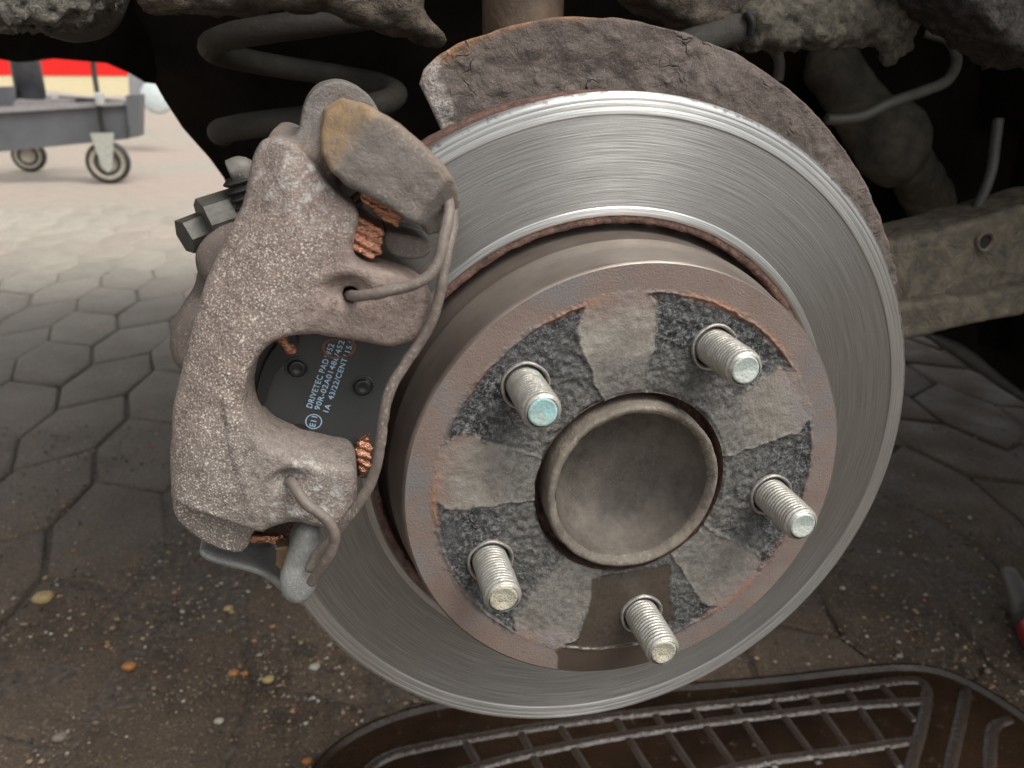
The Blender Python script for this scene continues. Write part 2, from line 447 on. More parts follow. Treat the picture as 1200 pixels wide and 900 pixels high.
def m_shield():
    m = Mat('flaking_shield_steel')
    n1 = m.noise(35, 5, 0.7); n2 = m.noise(230, 5, 0.75, dist=0.5); n3 = m.noise(1100, 3, 0.7)
    c = m.mix(m.ramp(n1, [(0.35, 0.0), (0.65, 1.0)]), (0.095, 0.074, 0.064), (0.165, 0.132, 0.115))
    c = m.mix(m.ramp(n2, [(0.45, 0.0), (0.7, 0.7)]), c, (0.065, 0.052, 0.046))
    c = m.mix(m.ramp(n3, [(0.56, 0.0), (0.7, 0.35)]), c, (0.28, 0.25, 0.225))
    c = m.mix(m.attr('orange'), c, m.mix(n2, (0.20, 0.10, 0.05), (0.48, 0.24, 0.10)))
    c = m.mix(m.attr('bare'), c, m.mix(m.ramp(n3, [(0.4, 0.0), (0.6, 1.0)]), (0.20, 0.175, 0.16), (0.44, 0.40, 0.37)))
    cr = m.ramp(m.voro(105, 'DISTANCE_TO_EDGE', m.mix(0.02, m.co(), m.noise(60, 3, 0.6, color=True))), [(0.0, 0.0), (0.05, 1.0)])
    crz = m.ramp(m.noise(55, 3, 0.6), [(0.55, 0.0), (0.68, 1.0)])
    h = m.math('ADD', n2, m.math('MULTIPLY', n3, 0.25))
    c = m.mix(m.math('MULTIPLY', m.math('SUBTRACT', 1.0, cr), m.math('MULTIPLY', crz, 0.7)), c, (0.03, 0.025, 0.022))
    return m.done(c, 0.72, 0.0, m.bump(m.math('ADD', h, m.math('MULTIPLY', cr, m.math('MULTIPLY', crz, 0.8))), 0.0014, 0.9), Specular_IOR_Level=0.45)

def m_paver():
    m = Mat('wet_concrete_paver'); P = m.pos(); s = m.sep(P)
    n1 = m.noise(2.2, 4, 0.6, P); n2 = m.noise(28, 5, 0.7, P); n3 = m.noise(210, 4, 0.75, P)
    dry_lit = m.mix(m.ramp(n2, [(0.3, 0.0), (0.7, 1.0)]), (0.41, 0.37, 0.31), (0.57, 0.52, 0.445))
    dry_lit = m.mix(m.ramp(m.noise(1.1, 3, 0.5, P), [(0.45, 0.0), (0.62, 0.5)]), dry_lit, (0.56, 0.42, 0.36))
    mud = m.mix(m.ramp(n2, [(0.3, 0.0), (0.7, 1.0)]), (0.092, 0.064, 0.043), (0.190, 0.138, 0.096))
    # soaked oily dirt round the wheel; further out dry, brightened for open daylight
    d = m.math('ADD', s[1], m.math('MULTIPLY', m.math('SUBTRACT', n1, 0.5), 0.9))
    d = m.math('SUBTRACT', d, m.math('MULTIPLY', s[0], 0.45))
    f = m.ramp(m.math('MULTIPLY', d, 0.25), [(0.14, 0.0), (0.31, 0.45), (0.5, 1.0)])
    c = m.mix(f, mud, dry_lit)
    c = m.mix(m.math('MULTIPLY', m.rnd(), 0.35), c, m.mix(0.5, c, (0.03, 0.026, 0.022)))
    grit = m.ramp(m.noise(330, 3, 0.65, P), [(0.60, 0.0), (0.66, 1.0)])
    c = m.mix(m.math('MULTIPLY', grit, 0.65), c, m.mix(m.noise(90, 2, 0.5, P), (0.34, 0.22, 0.12), (0.50, 0.47, 0.40)))
    c = m.mix(m.ramp(m.noise(420, 3, 0.7, P), [(0.35, 0.5), (0.5, 0.0)]), c, (0.02, 0.016, 0.013))
    ro = m.ramp(m.noise(14, 4, 0.65, P), [(0.35, 0.42), (0.62, 0.7)])
    return m.done(c, ro, 0.0, m.bump(m.math('ADD', n3, m.math('MULTIPLY', n2, 1.5)), 0.0035, 0.9), Specular_IOR_Level=0.28)

def m_underseal(name, a, b_, sc=160, bump=0.006, rough=0.85):
    m = Mat(name); v = m.noise(sc, 5, 0.75, dist=0.6); n = m.noise(sc * 0.25, 4, 0.6); n3 = m.noise(sc * 4, 3, 0.7)
    c = m.mix(m.ramp(v, [(0.35, 0.0), (0.65, 1.0)]), b_, a)
    c = m.mix(m.ramp(n, [(0.4, 0.5), (0.65, 0.0)]), c, tuple(q * 0.35 for q in a))
    return m.done(c, rough, 0.0, m.bump(m.math('ADD', v, m.math('MULTIPLY', n3, 0.3)), bump, 1.0))

MC = m_caliper(); MF = m_friction(); MHS = m_hatside(); MHF = m_hatface(); MSH = m_shield(); MCOP = m_copper(); MPAV = m_paver()
M_rust = m_rust('vent_rust', (0.22, 0.125, 0.10), (0.075, 0.042, 0.034), 380, 0.0008); M_rimrust = m_rust('rim_rust', (0.20, 0.11, 0.085), (0.07, 0.04, 0.032), 420, 0.0005)
M_hub = m_cast('hub_iron', (0.22, 0.19, 0.16), (0.07, 0.062, 0.054), 0.35, (0.34, 0.27, 0.2), bump=0.0004)
M_hublip = m_cast('hub_lip_iron', (0.27, 0.23, 0.185), (0.085, 0.074, 0.062), 0.3, bump=0.0006)
M_stud = m_steel('zinc_stud_steel', (0.47, 0.465, 0.425), 0.40, 0.6, (0.22, 0.17, 0.11), 0.55, 0.00015, 300)
M_teal = m_steel('teal_stud_end_paint', (0.30, 0.52, 0.52), 0.5, 0.0, (0.42, 0.33, 0.25), 0.8, 0.0003, 250)
M_pale = m_steel('pale_stud_end', (0.52, 0.60, 0.56), 0.45, 0.3, (0.45, 0.38, 0.30), 0.7, 0.0003, 250)
M_cream = m_steel('corroded_stud_end', (0.55, 0.53, 0.42), 0.6, 0.2, (0.25, 0.20, 0.14), 0.8, 0.0008, 400)
M_collar = m_steel('bare_hole_chamfer', (0.42, 0.40, 0.37), 0.4, 0.7, (0.10, 0.08, 0.06), 0.6)
M_brk = m_cast('bracket_iron', (0.27, 0.235, 0.21), (0.155, 0.135, 0.12), 0.4, (0.48, 0.45, 0.41), (0.33, 0.22, 0.12), 0.0006, 0.68)
M_brkz = m_cast('bracket_bare_steel', (0.48, 0.49, 0.47), (0.25, 0.25, 0.24), 0.4, (0.7, 0.7, 0.66), None, 0.0005, 0.45, 0.3)
M_pad = m_plain('pad_black_paint', (0.047, 0.050, 0.051), 0.38, 0.0, 0.2, 60)
M_lining = m_cast('pad_lining', (0.08, 0.06, 0.05), (0.03, 0.024, 0.02), 0.4, (0.4, 0.2, 0.12))
M_print = m_plain('pale_blue_print', (0.46, 0.66, 0.86), 0.6, 0.0, 0.35, 900)
M_wire = m_cast('spring_wire_steel', (0.25, 0.21, 0.182), (0.13, 0.105, 0.09), 0.5, (0.56, 0.52, 0.46), None, 0.0003, 0.5)
M_dark = m_plain('void_shade', (0.012, 0.011, 0.010), 0.85)  # near-black for holes, their inner shade put into the colour
M_rub = m_plain('black_rubber', (0.03, 0.029, 0.027), 0.6, 0, 0.4, 120, 0.0006)
M_dust = m_underseal('dusty_rubber', (0.060, 0.054, 0.046), (0.06, 0.055, 0.047), 220, 0.0008, 0.7)
M_under = m_underseal('undersealed_sheet', (0.62, 0.57, 0.48), (0.12, 0.10, 0.08), 420, 0.008)
M_lip = m_underseal('rusty_arch_lip', (0.20, 0.16, 0.12), (0.045, 0.034, 0.026), 140, 0.004)
M_arm = m_underseal('dirty_arm_steel', (0.185, 0.155, 0.11), (0.05, 0.045, 0.037), 90, 0.0022, 0.75)
M_strut = m_underseal('rusty_strut_tube', (0.27, 0.19, 0.13), (0.13, 0.09, 0.065), 60, 0.001, 0.6)
M_liner = m_plain('arch_liner_black', (0.016, 0.0125, 0.0095), 0.9, 0, 0.8, 16, 0.002); M_liner.node_tree.nodes['Principled BSDF'].inputs['Specular IOR Level'].default_value = 0.1

# ------------------------------------------------------------------ ground: joint bed and interlocking pavers
bed = Mat('joint_dirt'); Pp = bed.pos(); bn = bed.noise(160, 4, 0.7, Pp)
bs = bed.sep(Pp); M_bed = bed.done(bed.mix(bed.ramp(bed.math('MULTIPLY', bed.math('SUBTRACT', bs[1], bed.math('MULTIPLY', bs[0], 0.45)), 0.25), [(0.30, 0.0), (0.58, 1.0)]), bed.mix(bed.ramp(bn, [(0.4, 0.0), (0.7, 1.0)]), (0.06, 0.045, 0.033), (0.17, 0.13, 0.094)), (0.36, 0.335, 0.295)), 0.55, 0.0, bed.bump(bn, 0.004, 1.0))
gx = np.concatenate([[-40, -6], np.arange(-1.5, 1.6, 0.0075), [6, 40]]); gy = np.concatenate([[-12, -2], np.arange(0.0, 1.6, 0.0075), np.linspace(1.65, 3.05, 20)])
GX, GY = np.meshgrid(gx, gy, indexing='ij'); GP = np.stack([GX, GY, np.zeros_like(GX)], -1)
gzv = GZ - 0.0027 - 0.0045 * sstep(0.55, 1.1, GY) + 0.0075 * fbm(GP, 14, 4) * sstep(1.5, 0.6, GY)
GI = np.arange(GX.size).reshape(GX.shape)
ground = obj('ground', np.stack([GX, GY, gzv], -1).reshape(-1, 3), np.stack([GI[:-1, :-1], GI[1:, :-1], GI[1:, 1:], GI[:-1, 1:]], -1).reshape(-1, 4), M_bed); tag(ground, kind='structure')
gv = np.array([(-60, 1.9, GZ - 0.0022), (60, 1.9, GZ - 0.0022), (60, 70, GZ - 0.0022), (-60, 70, GZ - 0.0022)])
far = obj('yard_paving', gv, [(0, 1, 2, 3)], MPAV, smooth=False); tag(far, kind='structure')

def paver_mesh(P, name):
    n = len(P); c = P.mean(0); g = 0.0015; rings = []
    def inset(d):
        out = []
        for i in range(n):
            a, b, cc = P[i - 1], P[i], P[(i + 1) % n]
            e1 = (b - a) / np.linalg.norm(b - a); e2 = (cc - b) / np.linalg.norm(cc - b)
            n1 = np.array([-e1[1], e1[0]]); n2 = np.array([-e2[1], e2[0]]); m_ = n1 + n2; m_ /= m_ @ n1
            out.append(b + m_ * d)
        return np.array(out)
    e1_, e2_ = P[1] - P[0], P[2] - P[1]
    if e1_[0] * e2_[1] - e1_[1] * e2_[0] < 0: P = P[::-1]
    V = []
    for d, z in ((g, -0.03), (g, -0.0045), (g + 0.0022, -0.0012), (g + 0.006, 0.0)):
        q = inset(d); V.append(np.column_stack([q, np.full(n, z)]))
    V = np.concatenate(V); F = []
    for k in range(3):
        for i in range(n):
            j = (i + 1) % n; F.append((k * n + i, k * n + j, (k + 1) * n + j, (k + 1) * n + i))
    F.append(tuple(3 * n + i for i in range(n)))
    return mesh(name, V, F, MPAV)
W, L, AMP = 0.108, 0.204, 0.011
def paver_poly(s):        # s = +1 joint rises to the right, -1 falls
    h = 0.024 * s
    return np.array([(-W/2 + AMP, -L/2 - h), (W/2 - AMP, -L/2 + h), (W/2 + AMP, h), (W/2 - AMP, L/2 + h), (-W/2 + AMP, L/2 - h), (-W/2 - AMP, -h)])
pm = {1: paver_mesh(paver_poly(1), 'paver'), -1: paver_mesh(paver_poly(-1), 'paver')}
X0, Y0 = -0.459, 1.32     # a stone of the rising kind measured beside the caliper
fw = _M @ np.array([0, 0, -1.0])
def visible(x, y, mx=150):
    q = _M.T @ (np.array([x, y, GZ]) - CAM)
    if q[2] > -0.05: return False
    u = 600 + FPX * q[0] / -q[2]; v = 450 - FPX * q[1] / -q[2]
    return -mx < u < 1200 + mx and v < 900 + mx * 1.5
npav = 0
for i in range(-16, 30):
    s = 1 if i % 2 == 0 else -1
    x = X0 + i * W
    y0 = Y0 + (0 if s == 1 else -L / 2)
    for j in range(-10, 10):
        y = y0 + j * L
        if y > 2.9 or not visible(x, y): continue
        o = bpy.data.objects.new('paver', pm[s]); COL.objects.link(o); o.parent = ground
        o.location = (x + random.uniform(-1, 1) * 0.002, y + random.uniform(-1, 1) * 0.002, GZ + random.uniform(-0.003, 0.0025) * (1.0 if y < 1.7 else 0.3) - 0.0012 * float(sstep(1.6, 2.9, y)))
        o.rotation_euler = (random.uniform(-1, 1) * 0.008, random.uniform(-1, 1) * 0.010, random.uniform(-1, 1) * 0.012); npav += 1

# loose grit lying on the stones
def grit(n, smin_, smax_, region):
    V = []; F = []; k = 0
    base = np.array([(1,0,0),(-1,0,0),(0,1,0),(0,-1,0),(0,0,1),(0,0,-1)], float)
    tri = [(0,2,4),(2,1,4),(1,3,4),(3,0,4),(2,0,5),(1,2,5),(3,1,5),(0,3,5)]
    r2 = np.random.default_rng(5)
    while k < n:
        px = r2.uniform(-30, 1230); py = r2.uniform(*region); p = atz(px, py)
        if fbm(np.array([p]), 9, 2)[0] + 0.25 < r2.random() * 0.6: continue
        s = smin_ + (smax_ - smin_) * r2.random() ** 3.5; a = r2.uniform(0, 6.28)
        b = base * np.array([s * r2.uniform(0.7, 1.4), s, s * r2.uniform(0.45, 0.8)]) * (1 + 0.25 * r2.standard_normal((6, 1)))
        b = b @ np.array([[math.cos(a), math.sin(a), 0], [-math.sin(a), math.cos(a), 0], [0, 0, 1]])
        V.append(b + p + np.array([0, 0, s * 0.3 + 0.001])); F += [tuple(q + 6 * k for q in t) for t in tri]; k += 1
    return np.concatenate(V), F
gm = Mat('yard_grit'); gw = gm.n.new('ShaderNodeTexWhiteNoise'); gw.noise_dimensions = '3D'
gi = gm.n.new('ShaderNodeNewGeometry'); gm.l.new(gm.comb(gi.outputs['Random Per Island'], 0.3, 0.7), gw.inputs['Vector'])
M_grit = gm.done(gm.ramp(gw.outputs['Value'], [(0.0, (0.05, 0.04, 0.03)), (0.45, (0.16, 0.12, 0.085)), (0.7, (0.35, 0.26, 0.15)), (0.85, (0.42, 0.39, 0.32)), (0.95, (0.40, 0.20, 0.08)), (1.0, (0.55, 0.52, 0.45))], 'CONSTANT'), 0.5)
gr = obj('grit', *grit(15000, 0.0005, 0.0026, (500, 1000)), M_grit, smooth=False)
tag(gr, 'fine sand and crumbs of stone scattered over the wet pavers', 'grit', kind='stuff')
peb_m = [m_plain('yellow_pebble', (0.50, 0.38, 0.17), 0.35), m_plain('orange_pebble', (0.48, 0.20, 0.06), 0.4), m_plain('white_pebble', (0.55, 0.51, 0.42), 0.4), m_plain('brown_pebble', (0.26, 0.22, 0.18), 0.6)]
pebs = [(52, 705, 10, 0, 'oval yellow pebble lying alone on the wet pavers'), (152, 784, 7, 1, 'orange pebble alone in the middle of a dark paver'),
        (315, 799, 6.5, 0, 'round yellow pebble beside a close pair of small orange pebbles'), (274, 791, 5.6, 1, 'larger orange pebble of a close pair beside a round yellow pebble'),
        (287, 791, 4.0, 1, 'smaller orange pebble of a close pair beside a round yellow pebble'), (369, 784, 6, 2, 'larger greyish white pebble lying in a paver joint'),
        (361, 895, 6, 1, 'orange pebble touching the rim of the brown drip tray'), (71, 867, 7, 3, 'brown grey stone in a paver joint'),
        (268, 715, 5, 0, 'smallest flat yellow pebble on the wet pavers'), (257, 847, 5, 2, 'smaller clean white pebble on a dark paver')]
for px, py, s, k, lab in pebs:
    p = atz(px, py); dist = np.linalg.norm(p - CAM); r = s * dist / FPX
    A = np.linspace(0, math.pi, 7); V, F = lathe([(math.sin(a) * r, math.cos(a) * r * 0.62) for a in A], 12, 'z')
    V = V * (1 + 0.25 * fbm(V, 1.2 / r, 2))[:, None] * np.array([1.0, 0.72, 1]); V[:, 2] += r * 0.5
    o = obj('pebble', V + p, F, peb_m[k], origin=p); o.rotation_euler = (0, 0, random.uniform(0, 0.6)); tag(o, lab, 'pebble', 'pebbles on the pavers')

# ------------------------------------------------------------------ brake disc
RD, RI, RH, HH, RB = 0.12517, 0.08577, 0.07726, 0.0286, 0.0337
STUD_A = [R_(134.04 - 72 * k) for k in range(5)]
SR = 0.054
disc = thing('brake_disc', 'large vented steel brake disc with shiny worn face and rusty hat', 'brake disc', (0, 0, 0))
def wob(r, h, a):
    return r, h
T0, T1, T2 = 0.0072, 0.0152, 0.0225     # front cheek back, rear cheek front, rear cheek back
prof = [(RI, 0.0011), (RI + 0.0008, 0.0), (RI + 0.0012, 0.0), (0.0886, 0.0), (0.0887, 0.00001), (0.0891, 0.00039), (0.0892, 0.0004)] + [(0.0893 + (0.1178 - 0.0893) * t, 0.0004) for t in np.linspace(0.0, 1, 14)] + \
       [(0.1179, 0.0004), (0.1180, 0.00039), (0.1184, 0.00001), (0.1185, 0.0), (0.1204, 0.0), (0.1205, 0.00003), (0.1207, 0.00003), (0.1208, 0.0), (0.1222, 0.0), (0.1223, 0.00004), (0.1226, 0.00004), (0.1227, 0.0), (RD - 0.0014, 0.0), (RD - 0.0012, 0.0002), (RD - 0.0003, 0.0009), (RD, 0.0018)]
obj('friction_face', *lathe(prof, 360), MF, disc)
def rough_rim(r, h, a):
    P = np.stack([r * np.cos(a), h * 3, r * np.sin(a)], -1)
    d = fbm(P, 420, 3); return r + 0.0006 * d, h + 0.0003 * fbm(P + 5, 420, 2)
rim = [(RD - 0.0002, 0.0019), (RD, 0.003), (RD, 0.0045), (RD, T0 - 0.001), (RD - 0.001, T0), (RD - 0.010, T0)]
obj('outer_rim', *lathe(rim, 360, fn=rough_rim), M_rimrust, disc)
def ragged(r, h, a):
    P = np.stack([r * np.cos(a), h, r * np.sin(a)], -1)
    e = sstep(0.002, T0, h); d = fbm(P, 330, 3)
    w = sstep(RI, RV + 0.0005, r); return r + 0.0009 * d * w - 0.0006 * e * d, h + (e * 0.0016 + 0.0005) * fbm(P + 2, 480, 3)
RV = 0.0834
inn = [(RI + 0.0003, 0.0010), (RI - 0.0004, 0.0007), (RI - 0.0011, 0.0006), (RV + 0.0006, 0.0007), (RV + 0.0001, 0.0010)] + [(RV, 0.0016 + (T0 - 0.0016) * t) for t in np.linspace(0, 1, 7)] + [(RI + 0.004, T0 + 0.0002), (RI + 0.012, T0)]
obj('vent_lip', *lathe(inn, 480, fn=ragged), M_rust, disc)
vm = []
for k in range(40):
    a = 2 * math.pi * k / 40; M = Matrix.Rotation(-a, 4, 'Y')
    vm.append(move(box((0.088, T0 - 0.0005, -0.0022), (RD - 0.003, T1 + 0.0005, 0.0022)), M))
vo = obj('vane', *join(*vm), M_rust, disc, smooth=False); vo['kind'] = 'stuff'
back = [(RD - 0.011, T1), (RD - 0.001, T1), (RD, T1 + 0.001), (RD, T2 - 0.0006), (RD - 0.0006, T2), (0.080, T2)]
obj('rear_cheek', *lathe(back, 240, fn=rough_rim), M_rimrust, disc)
side = [(0.118, T1), (0.094, T1), (0.0885, T1 - 0.0005), (0.0852, T1 - 0.0022), (0.0829, T1 - 0.0055), (0.0815, T1 - 0.0095), (0.0806, 0.0030), (0.0801, -0.0030), (0.0798, -0.0075), (0.0801, -0.0085), (0.0800, -0.0100),
        (0.0791, -0.0113), (0.0783, -0.0150), (0.0778, -0.0210), (0.0775, -0.0250), (0.07745, -0.0268), (0.0772, -0.0279), (0.0764, -0.02855)]
obj('hat_wall', *lathe(side, 300), MHS, disc)
# hat face: polar sheet with raised contact pads, stud holes cut out
NA, NR = 720, 150
A = np.linspace(0, 2 * math.pi, NA, endpoint=False); Rr = np.linspace(RB, 0.0764, NR)
aa, rr = np.meshgrid(A, Rr, indexing='ij')
px_, pz_ = rr * np.cos(aa), rr * np.sin(aa)
P3 = np.stack([px_, np.zeros_like(px_), pz_], -1)
j1 = fbm(P3, 160, 3) * 0.0016; j2 = fbm(P3 + 3, 420, 2) * 0.0007
petal = np.zeros_like(rr) - 1.0
for k in range(5):
    pa = STUD_A[k] - R_(36)
    u = px_ * math.cos(pa) + pz_ * math.sin(pa); v = np.abs(-px_ * math.sin(pa) + pz_ * math.cos(pa))
    hw = np.interp(u, [0.030, 0.040, 0.048, 0.055, 0.0605, 0.0630, 0.0655, 0.068], [0.0072, 0.0092, 0.0112, 0.0130, 0.0140, 0.0125, 0.0108, 0.0110])
    petal = np.maximum(petal, np.where(u > 0.02, hw - v, -1) )
ringd = rr - (0.0666 + 0.4 * j1)
solid = np.maximum(petal + j1 + j2, ringd + j2)
j3 = fbm(P3 + 6, 700, 3) * 0.0022; pet_m = sstep(-0.0009, 0.0010, petal + j1 + j2 + j3); ring_m = sstep(-0.0010, 0.0022, ringd + 0.5 * j1 + 0.8 * j3)
sol_m = sstep(-0.0004, 0.0004, solid)
ridge = np.exp(-((solid - 0.0002) / 0.00045) ** 2)
inner_m = 1 - sstep(0.0400, 0.0545, rr + 4.0 * j1)
inner_m = inner_m * 0.8
for k_, w_ in ((2, 0.55), (3, 0.6), (1, 0.3)):     # greasy grey contact pads
    pa = STUD_A[k_] - R_(36); da = np.abs((aa - pa + math.pi) % (2 * math.pi) - math.pi)
    inner_m = np.maximum(inner_m, w_ * sstep(0.42, 0.30, da) * sstep(0.0640, 0.0560, rr + 4 * j1))
yy = -HH + 0.0006 * (1 - sol_m) - 0.00028 * ridge * (0.35 + 1.3 * np.clip(fbm(P3 + 9, 60, 2) + 0.5, 0, 1)) + (0.0003 + 0.0006 * (1 - sol_m)) * fbm(P3, 520, 3) * (1 - ring_m)
yy += 0.0005 * sstep(0.0, 1.0, np.clip((0.0352 - rr) / 0.0015, 0, 1)) * (1 + 2 * fbm(P3, 300, 2))
rust_m = np.clip(np.exp(-((ringd - 0.0004) / 0.0011) ** 2) * (0.2 + 2.2 * fbm(P3 + 7, 45, 2)), 0, 1) * (1 - np.exp(-((petal) / 0.004) ** 2) * 0.2)
wet_p = xz([(692, 678), (740, 672), (788, 662), (784, 690), (792, 720), (780, 745), (768, 770), (740, 787), (690, 792), (655, 785), (652, 764), (676, 750), (690, 722)], -HH)
wet_m = sstep(0.0006, -0.0006, poly_sd(px_, pz_, wet_p) + 0.8 * j1 + j2)
yy -= 0.85 * wet_m * (0.0003 + 0.0006 * (1 - sol_m)) * fbm(P3, 520, 3) * (1 - ring_m)     # oil fills the pits
keep = np.ones_like(rr, bool)
for a in STUD_A: keep &= np.hypot(px_ - SR * math.cos(a), pz_ - SR * math.sin(a)) > 0.0066
V = np.stack([px_, yy, pz_], -1).reshape(-1, 3)
I = np.arange(NA * NR).reshape(NA, NR); J = np.roll(I, -1, 0); kk = keep; kj = np.roll(keep, -1, 0)
q = np.stack([I[:, :-1], I[:, 1:], J[:, 1:], J[:, :-1]], -1); ok = kk[:, :-1] & kk[:, 1:] & kj[:, 1:] & kj[:, :-1]
hf = obj('hat_face', V, q[ok], MHF, disc, attrs={'petal': pet_m.ravel(), 'ring': ring_m.ravel(), 'blend': sstep(0.0565, 0.066, rr + 1.5 * j1).ravel(), 'inner': inner_m.ravel(), 'rust': rust_m.ravel(), 'wet': wet_m.ravel()})
bw = [(RB, -HH + 0.0005), (RB + 0.0001, -HH + 0.002), (RB, -HH + 0.012)]
obj('bore_wall', *lathe(bw, 160), M_rust, disc)
for a in STUD_A:
    c = (SR * math.cos(a), -HH, SR * math.sin(a))
    pr = [(0.0081, 0.0008), (0.0080, -0.00025), (0.0077, -0.0005), (0.0073, -0.0004), (0.0068, 0.0006), (0.0067, 0.006)]
    def cw(r, h, aa_): return r + 0.00012 * np.sin(aa_ * 5) , h + 0.00012 * np.sin(3 * aa_ + 1)
    obj('hole_rim', *lathe(pr, 48, c=c, fn=cw), M_collar, disc)

# ------------------------------------------------------------------ wheel hub with its studs
hub = thing('wheel_hub', 'rusty wheel hub with five threaded studs through the disc hat', 'wheel hub', (0, 0, 0))
HL = -HH - 0.0030
lipp = [(0.0306, -HH + 0.012), (0.0305, -HH + 0.001), (0.0303, HL + 0.0010), (0.0300, HL + 0.0003), (0.0295, HL), (0.0290, HL), (0.0283, HL + 0.0003), (0.0276, HL + 0.0009), (0.0271, HL + 0.0016), (0.0268, HL + 0.0024)]
def hubw(r, h, a):
    P = np.stack([r * np.cos(a), h, r * np.sin(a)], -1); return r + 0.0005 * fbm(P, 260, 3), h + 0.0005 * fbm(P + 4, 260, 3)
obj('hub_lip', *lathe(lipp, 160, fn=hubw), M_hublip, hub)
cup = [(0.0268, HL + 0.0022)] + [(0.0267 * math.cos(t), HL + 0.0022 + 0.0240 * math.sin(t) ** 0.9) for t in np.linspace(0.12, math.pi / 2, 22)]
obj('hub_cup', *lathe(cup, 120), M_hub, hub)
flange = [(0.0300, -HH + 0.011), (0.070, -HH + 0.011), (0.070, 0.02)]
obj('hub_flange', *lathe(flange, 96), M_rust, hub)
ends = [M_teal, M_pale, M_pale, M_cream, M_cream]
LS = 0.0213; r0 = 0.0061
for k, a in enumerate(STUD_A):
    nh = 130; na = 40; top = -HH - LS
    hs = np.linspace(-HH + 0.012, top, nh); an = np.linspace(0, 2 * math.pi, na, endpoint=False)
    H, AN = np.meshgrid(hs, an, indexing='ij')
    ph = (H / 0.0015 + AN / (2 * math.pi)) % 1.0
    thr = 1 - np.abs(2 * ph - 1)
    e = np.clip((H - top) / 0.0016, 0, 1)
    rad = (r0 - 0.0005 + 0.00055 * thr) * (0.80 + 0.20 * sstep(0, 1, e))
    rad += 0.0002 * fbm(np.stack([np.cos(AN) * 0.006, H, np.sin(AN) * 0.006 + k], -1), 500, 2)
    c = np.array([SR * math.cos(a), 0, SR * math.sin(a)])
    V = np.stack([rad * np.cos(AN), H, rad * np.sin(AN)], -1).reshape(-1, 3) + c; F = []
    for i in range(nh - 1):
        for j in range(na):
            l = (j + 1) % na; F.append((i * na + j, i * na + l, (i + 1) * na + l, (i + 1) * na + j))
    st = obj('wheel_stud', V, F, M_stud, hub, origin=(c[0], -HH, c[2]))
    tip = [(0.0045, top + 0.0001), (0.0042, top - 0.0003), (0.0036, top - 0.0002), (0.0024, top + (0.0004 if k >= 3 else 0.0001)), (0.0009, top + (0.0006 if k >= 3 else 0.0001)), (0.00001, top + 0.0003)]
    obj('stud_end', *lathe(tip, 32, c=c, fn=lambda r, h, a_: (r, h + 0.0002 * np.sin(a_ * 2 + k) * (r / 0.004))), ends[k], st)

# ------------------------------------------------------------------ splash shield behind the disc
ys = 0.030
so = [(492, 98), (497, 80), (512, 65), (540, 50), (580, 36), (620, 25), (660, 20), (720, 22), (765, 29), (810, 41), (860, 60), (905, 88), (947, 122), (984, 164), (1013, 210), (1035, 258), (1049, 300), (1056, 335)]
so3 = np.array([at(a, b, ys) for a, b in so])
ang = np.degrees(np.arctan2(so3[:, 2], so3[:, 0])); rad = np.hypot(so3[:, 0], so3[:, 2])
NAs, NRs = 260, 60
o_ = np.argsort(ang); Aa = np.radians(np.linspace(-60, ang.max(), NAs)); Ro = np.interp(np.degrees(Aa), ang[o_], rad[o_], left=rad[o_][0] - 0.004)
lx = np.degrees(Aa); corner = ang.max()
Ri = np.full(NAs, 0.095)
t = np.linspace(0, 1, NRs)[None, :]
aS = Aa[:, None] * np.ones((1, NRs)); rS = Ri[:, None] + (Ro - Ri)[:, None] * t
# left edge runs inwards to the right of the corner, as the pressing does
e2 = at(518, 154, ys); a_in = math.degrees(math.atan2(e2[2], e2[0])); r_in = math.hypot(e2[0], e2[2])
amax = np.interp(rS, [0.095, r_in, rad[0]], [R_(a_in + 2), R_(a_in), R_(corner)])
aS = np.radians(-60) + (aS - np.radians(-60)) / (np.radians(corner) - np.radians(-60)) * (amax - np.radians(-60))
PS = np.stack([rS * np.cos(aS), np.full_like(rS, ys), rS * np.sin(aS)], -1)
nz_ = fbm(PS, 40, 4); fl = fbm(PS + 1.3, 190, 3)
PS[..., 1] += -0.0025 * nz_ - 0.0016 * np.round(np.clip(fl + 0.5, 0, 1) * 5) / 5 + 0.004 * t ** 3 * 0.5
edge_n = fbm(PS, 150, 3); PS[:, -1, :] *= (1 + 0.006 * edge_n[:, -1])[:, None] * np.array([1, 0, 1]) + np.array([0, 1, 0])
Vf = PS.reshape(-1, 3); Vb = Vf + np.array([0, 0.0022, 0]); n0 = len(Vf)
I = np.arange(n0).reshape(NAs, NRs)
F = [(I[i, j], I[i, j + 1], I[i + 1, j + 1], I[i + 1, j]) for i in range(NAs - 1) for j in range(NRs - 1)]
F += [tuple(n0 + q for q in f[::-1]) for f in F]
for i in range(NAs - 1): F.append((I[i, -1], n0 + I[i, -1], n0 + I[i + 1, -1], I[i + 1, -1]))
for j in range(NRs - 1): F.append((I[-1, j], I[-1, j + 1], n0 + I[-1, j + 1], n0 + I[-1, j]))
dg = np.degrees(aS)
org = np.exp(-((dg - 112) / 5) ** 2) * sstep(0.90, 0.98, t) + 0.8 * np.exp(-((dg - 103) / 7) ** 2) * sstep(0.96, 1.0, t) + 0.5 * np.exp(-((dg - 92) / 4) ** 2) * sstep(0.97, 1.0, t)
org = np.clip(org * (0.7 + 1.2 * fl), 0, 1)
bare = sstep(0, 0.3, 1.0 - (corner + 0.3 - dg) / 4.2 + 1.4 * fl)
bare = np.clip(bare, 0, 1) * 0.9
sh = obj('splash_shield', Vf_ := np.concatenate([Vf, Vb]), F, MSH, origin=(0, ys, 0.13), attrs={'orange': np.tile(org.ravel(), 2), 'bare': np.tile(bare.ravel(), 2)})
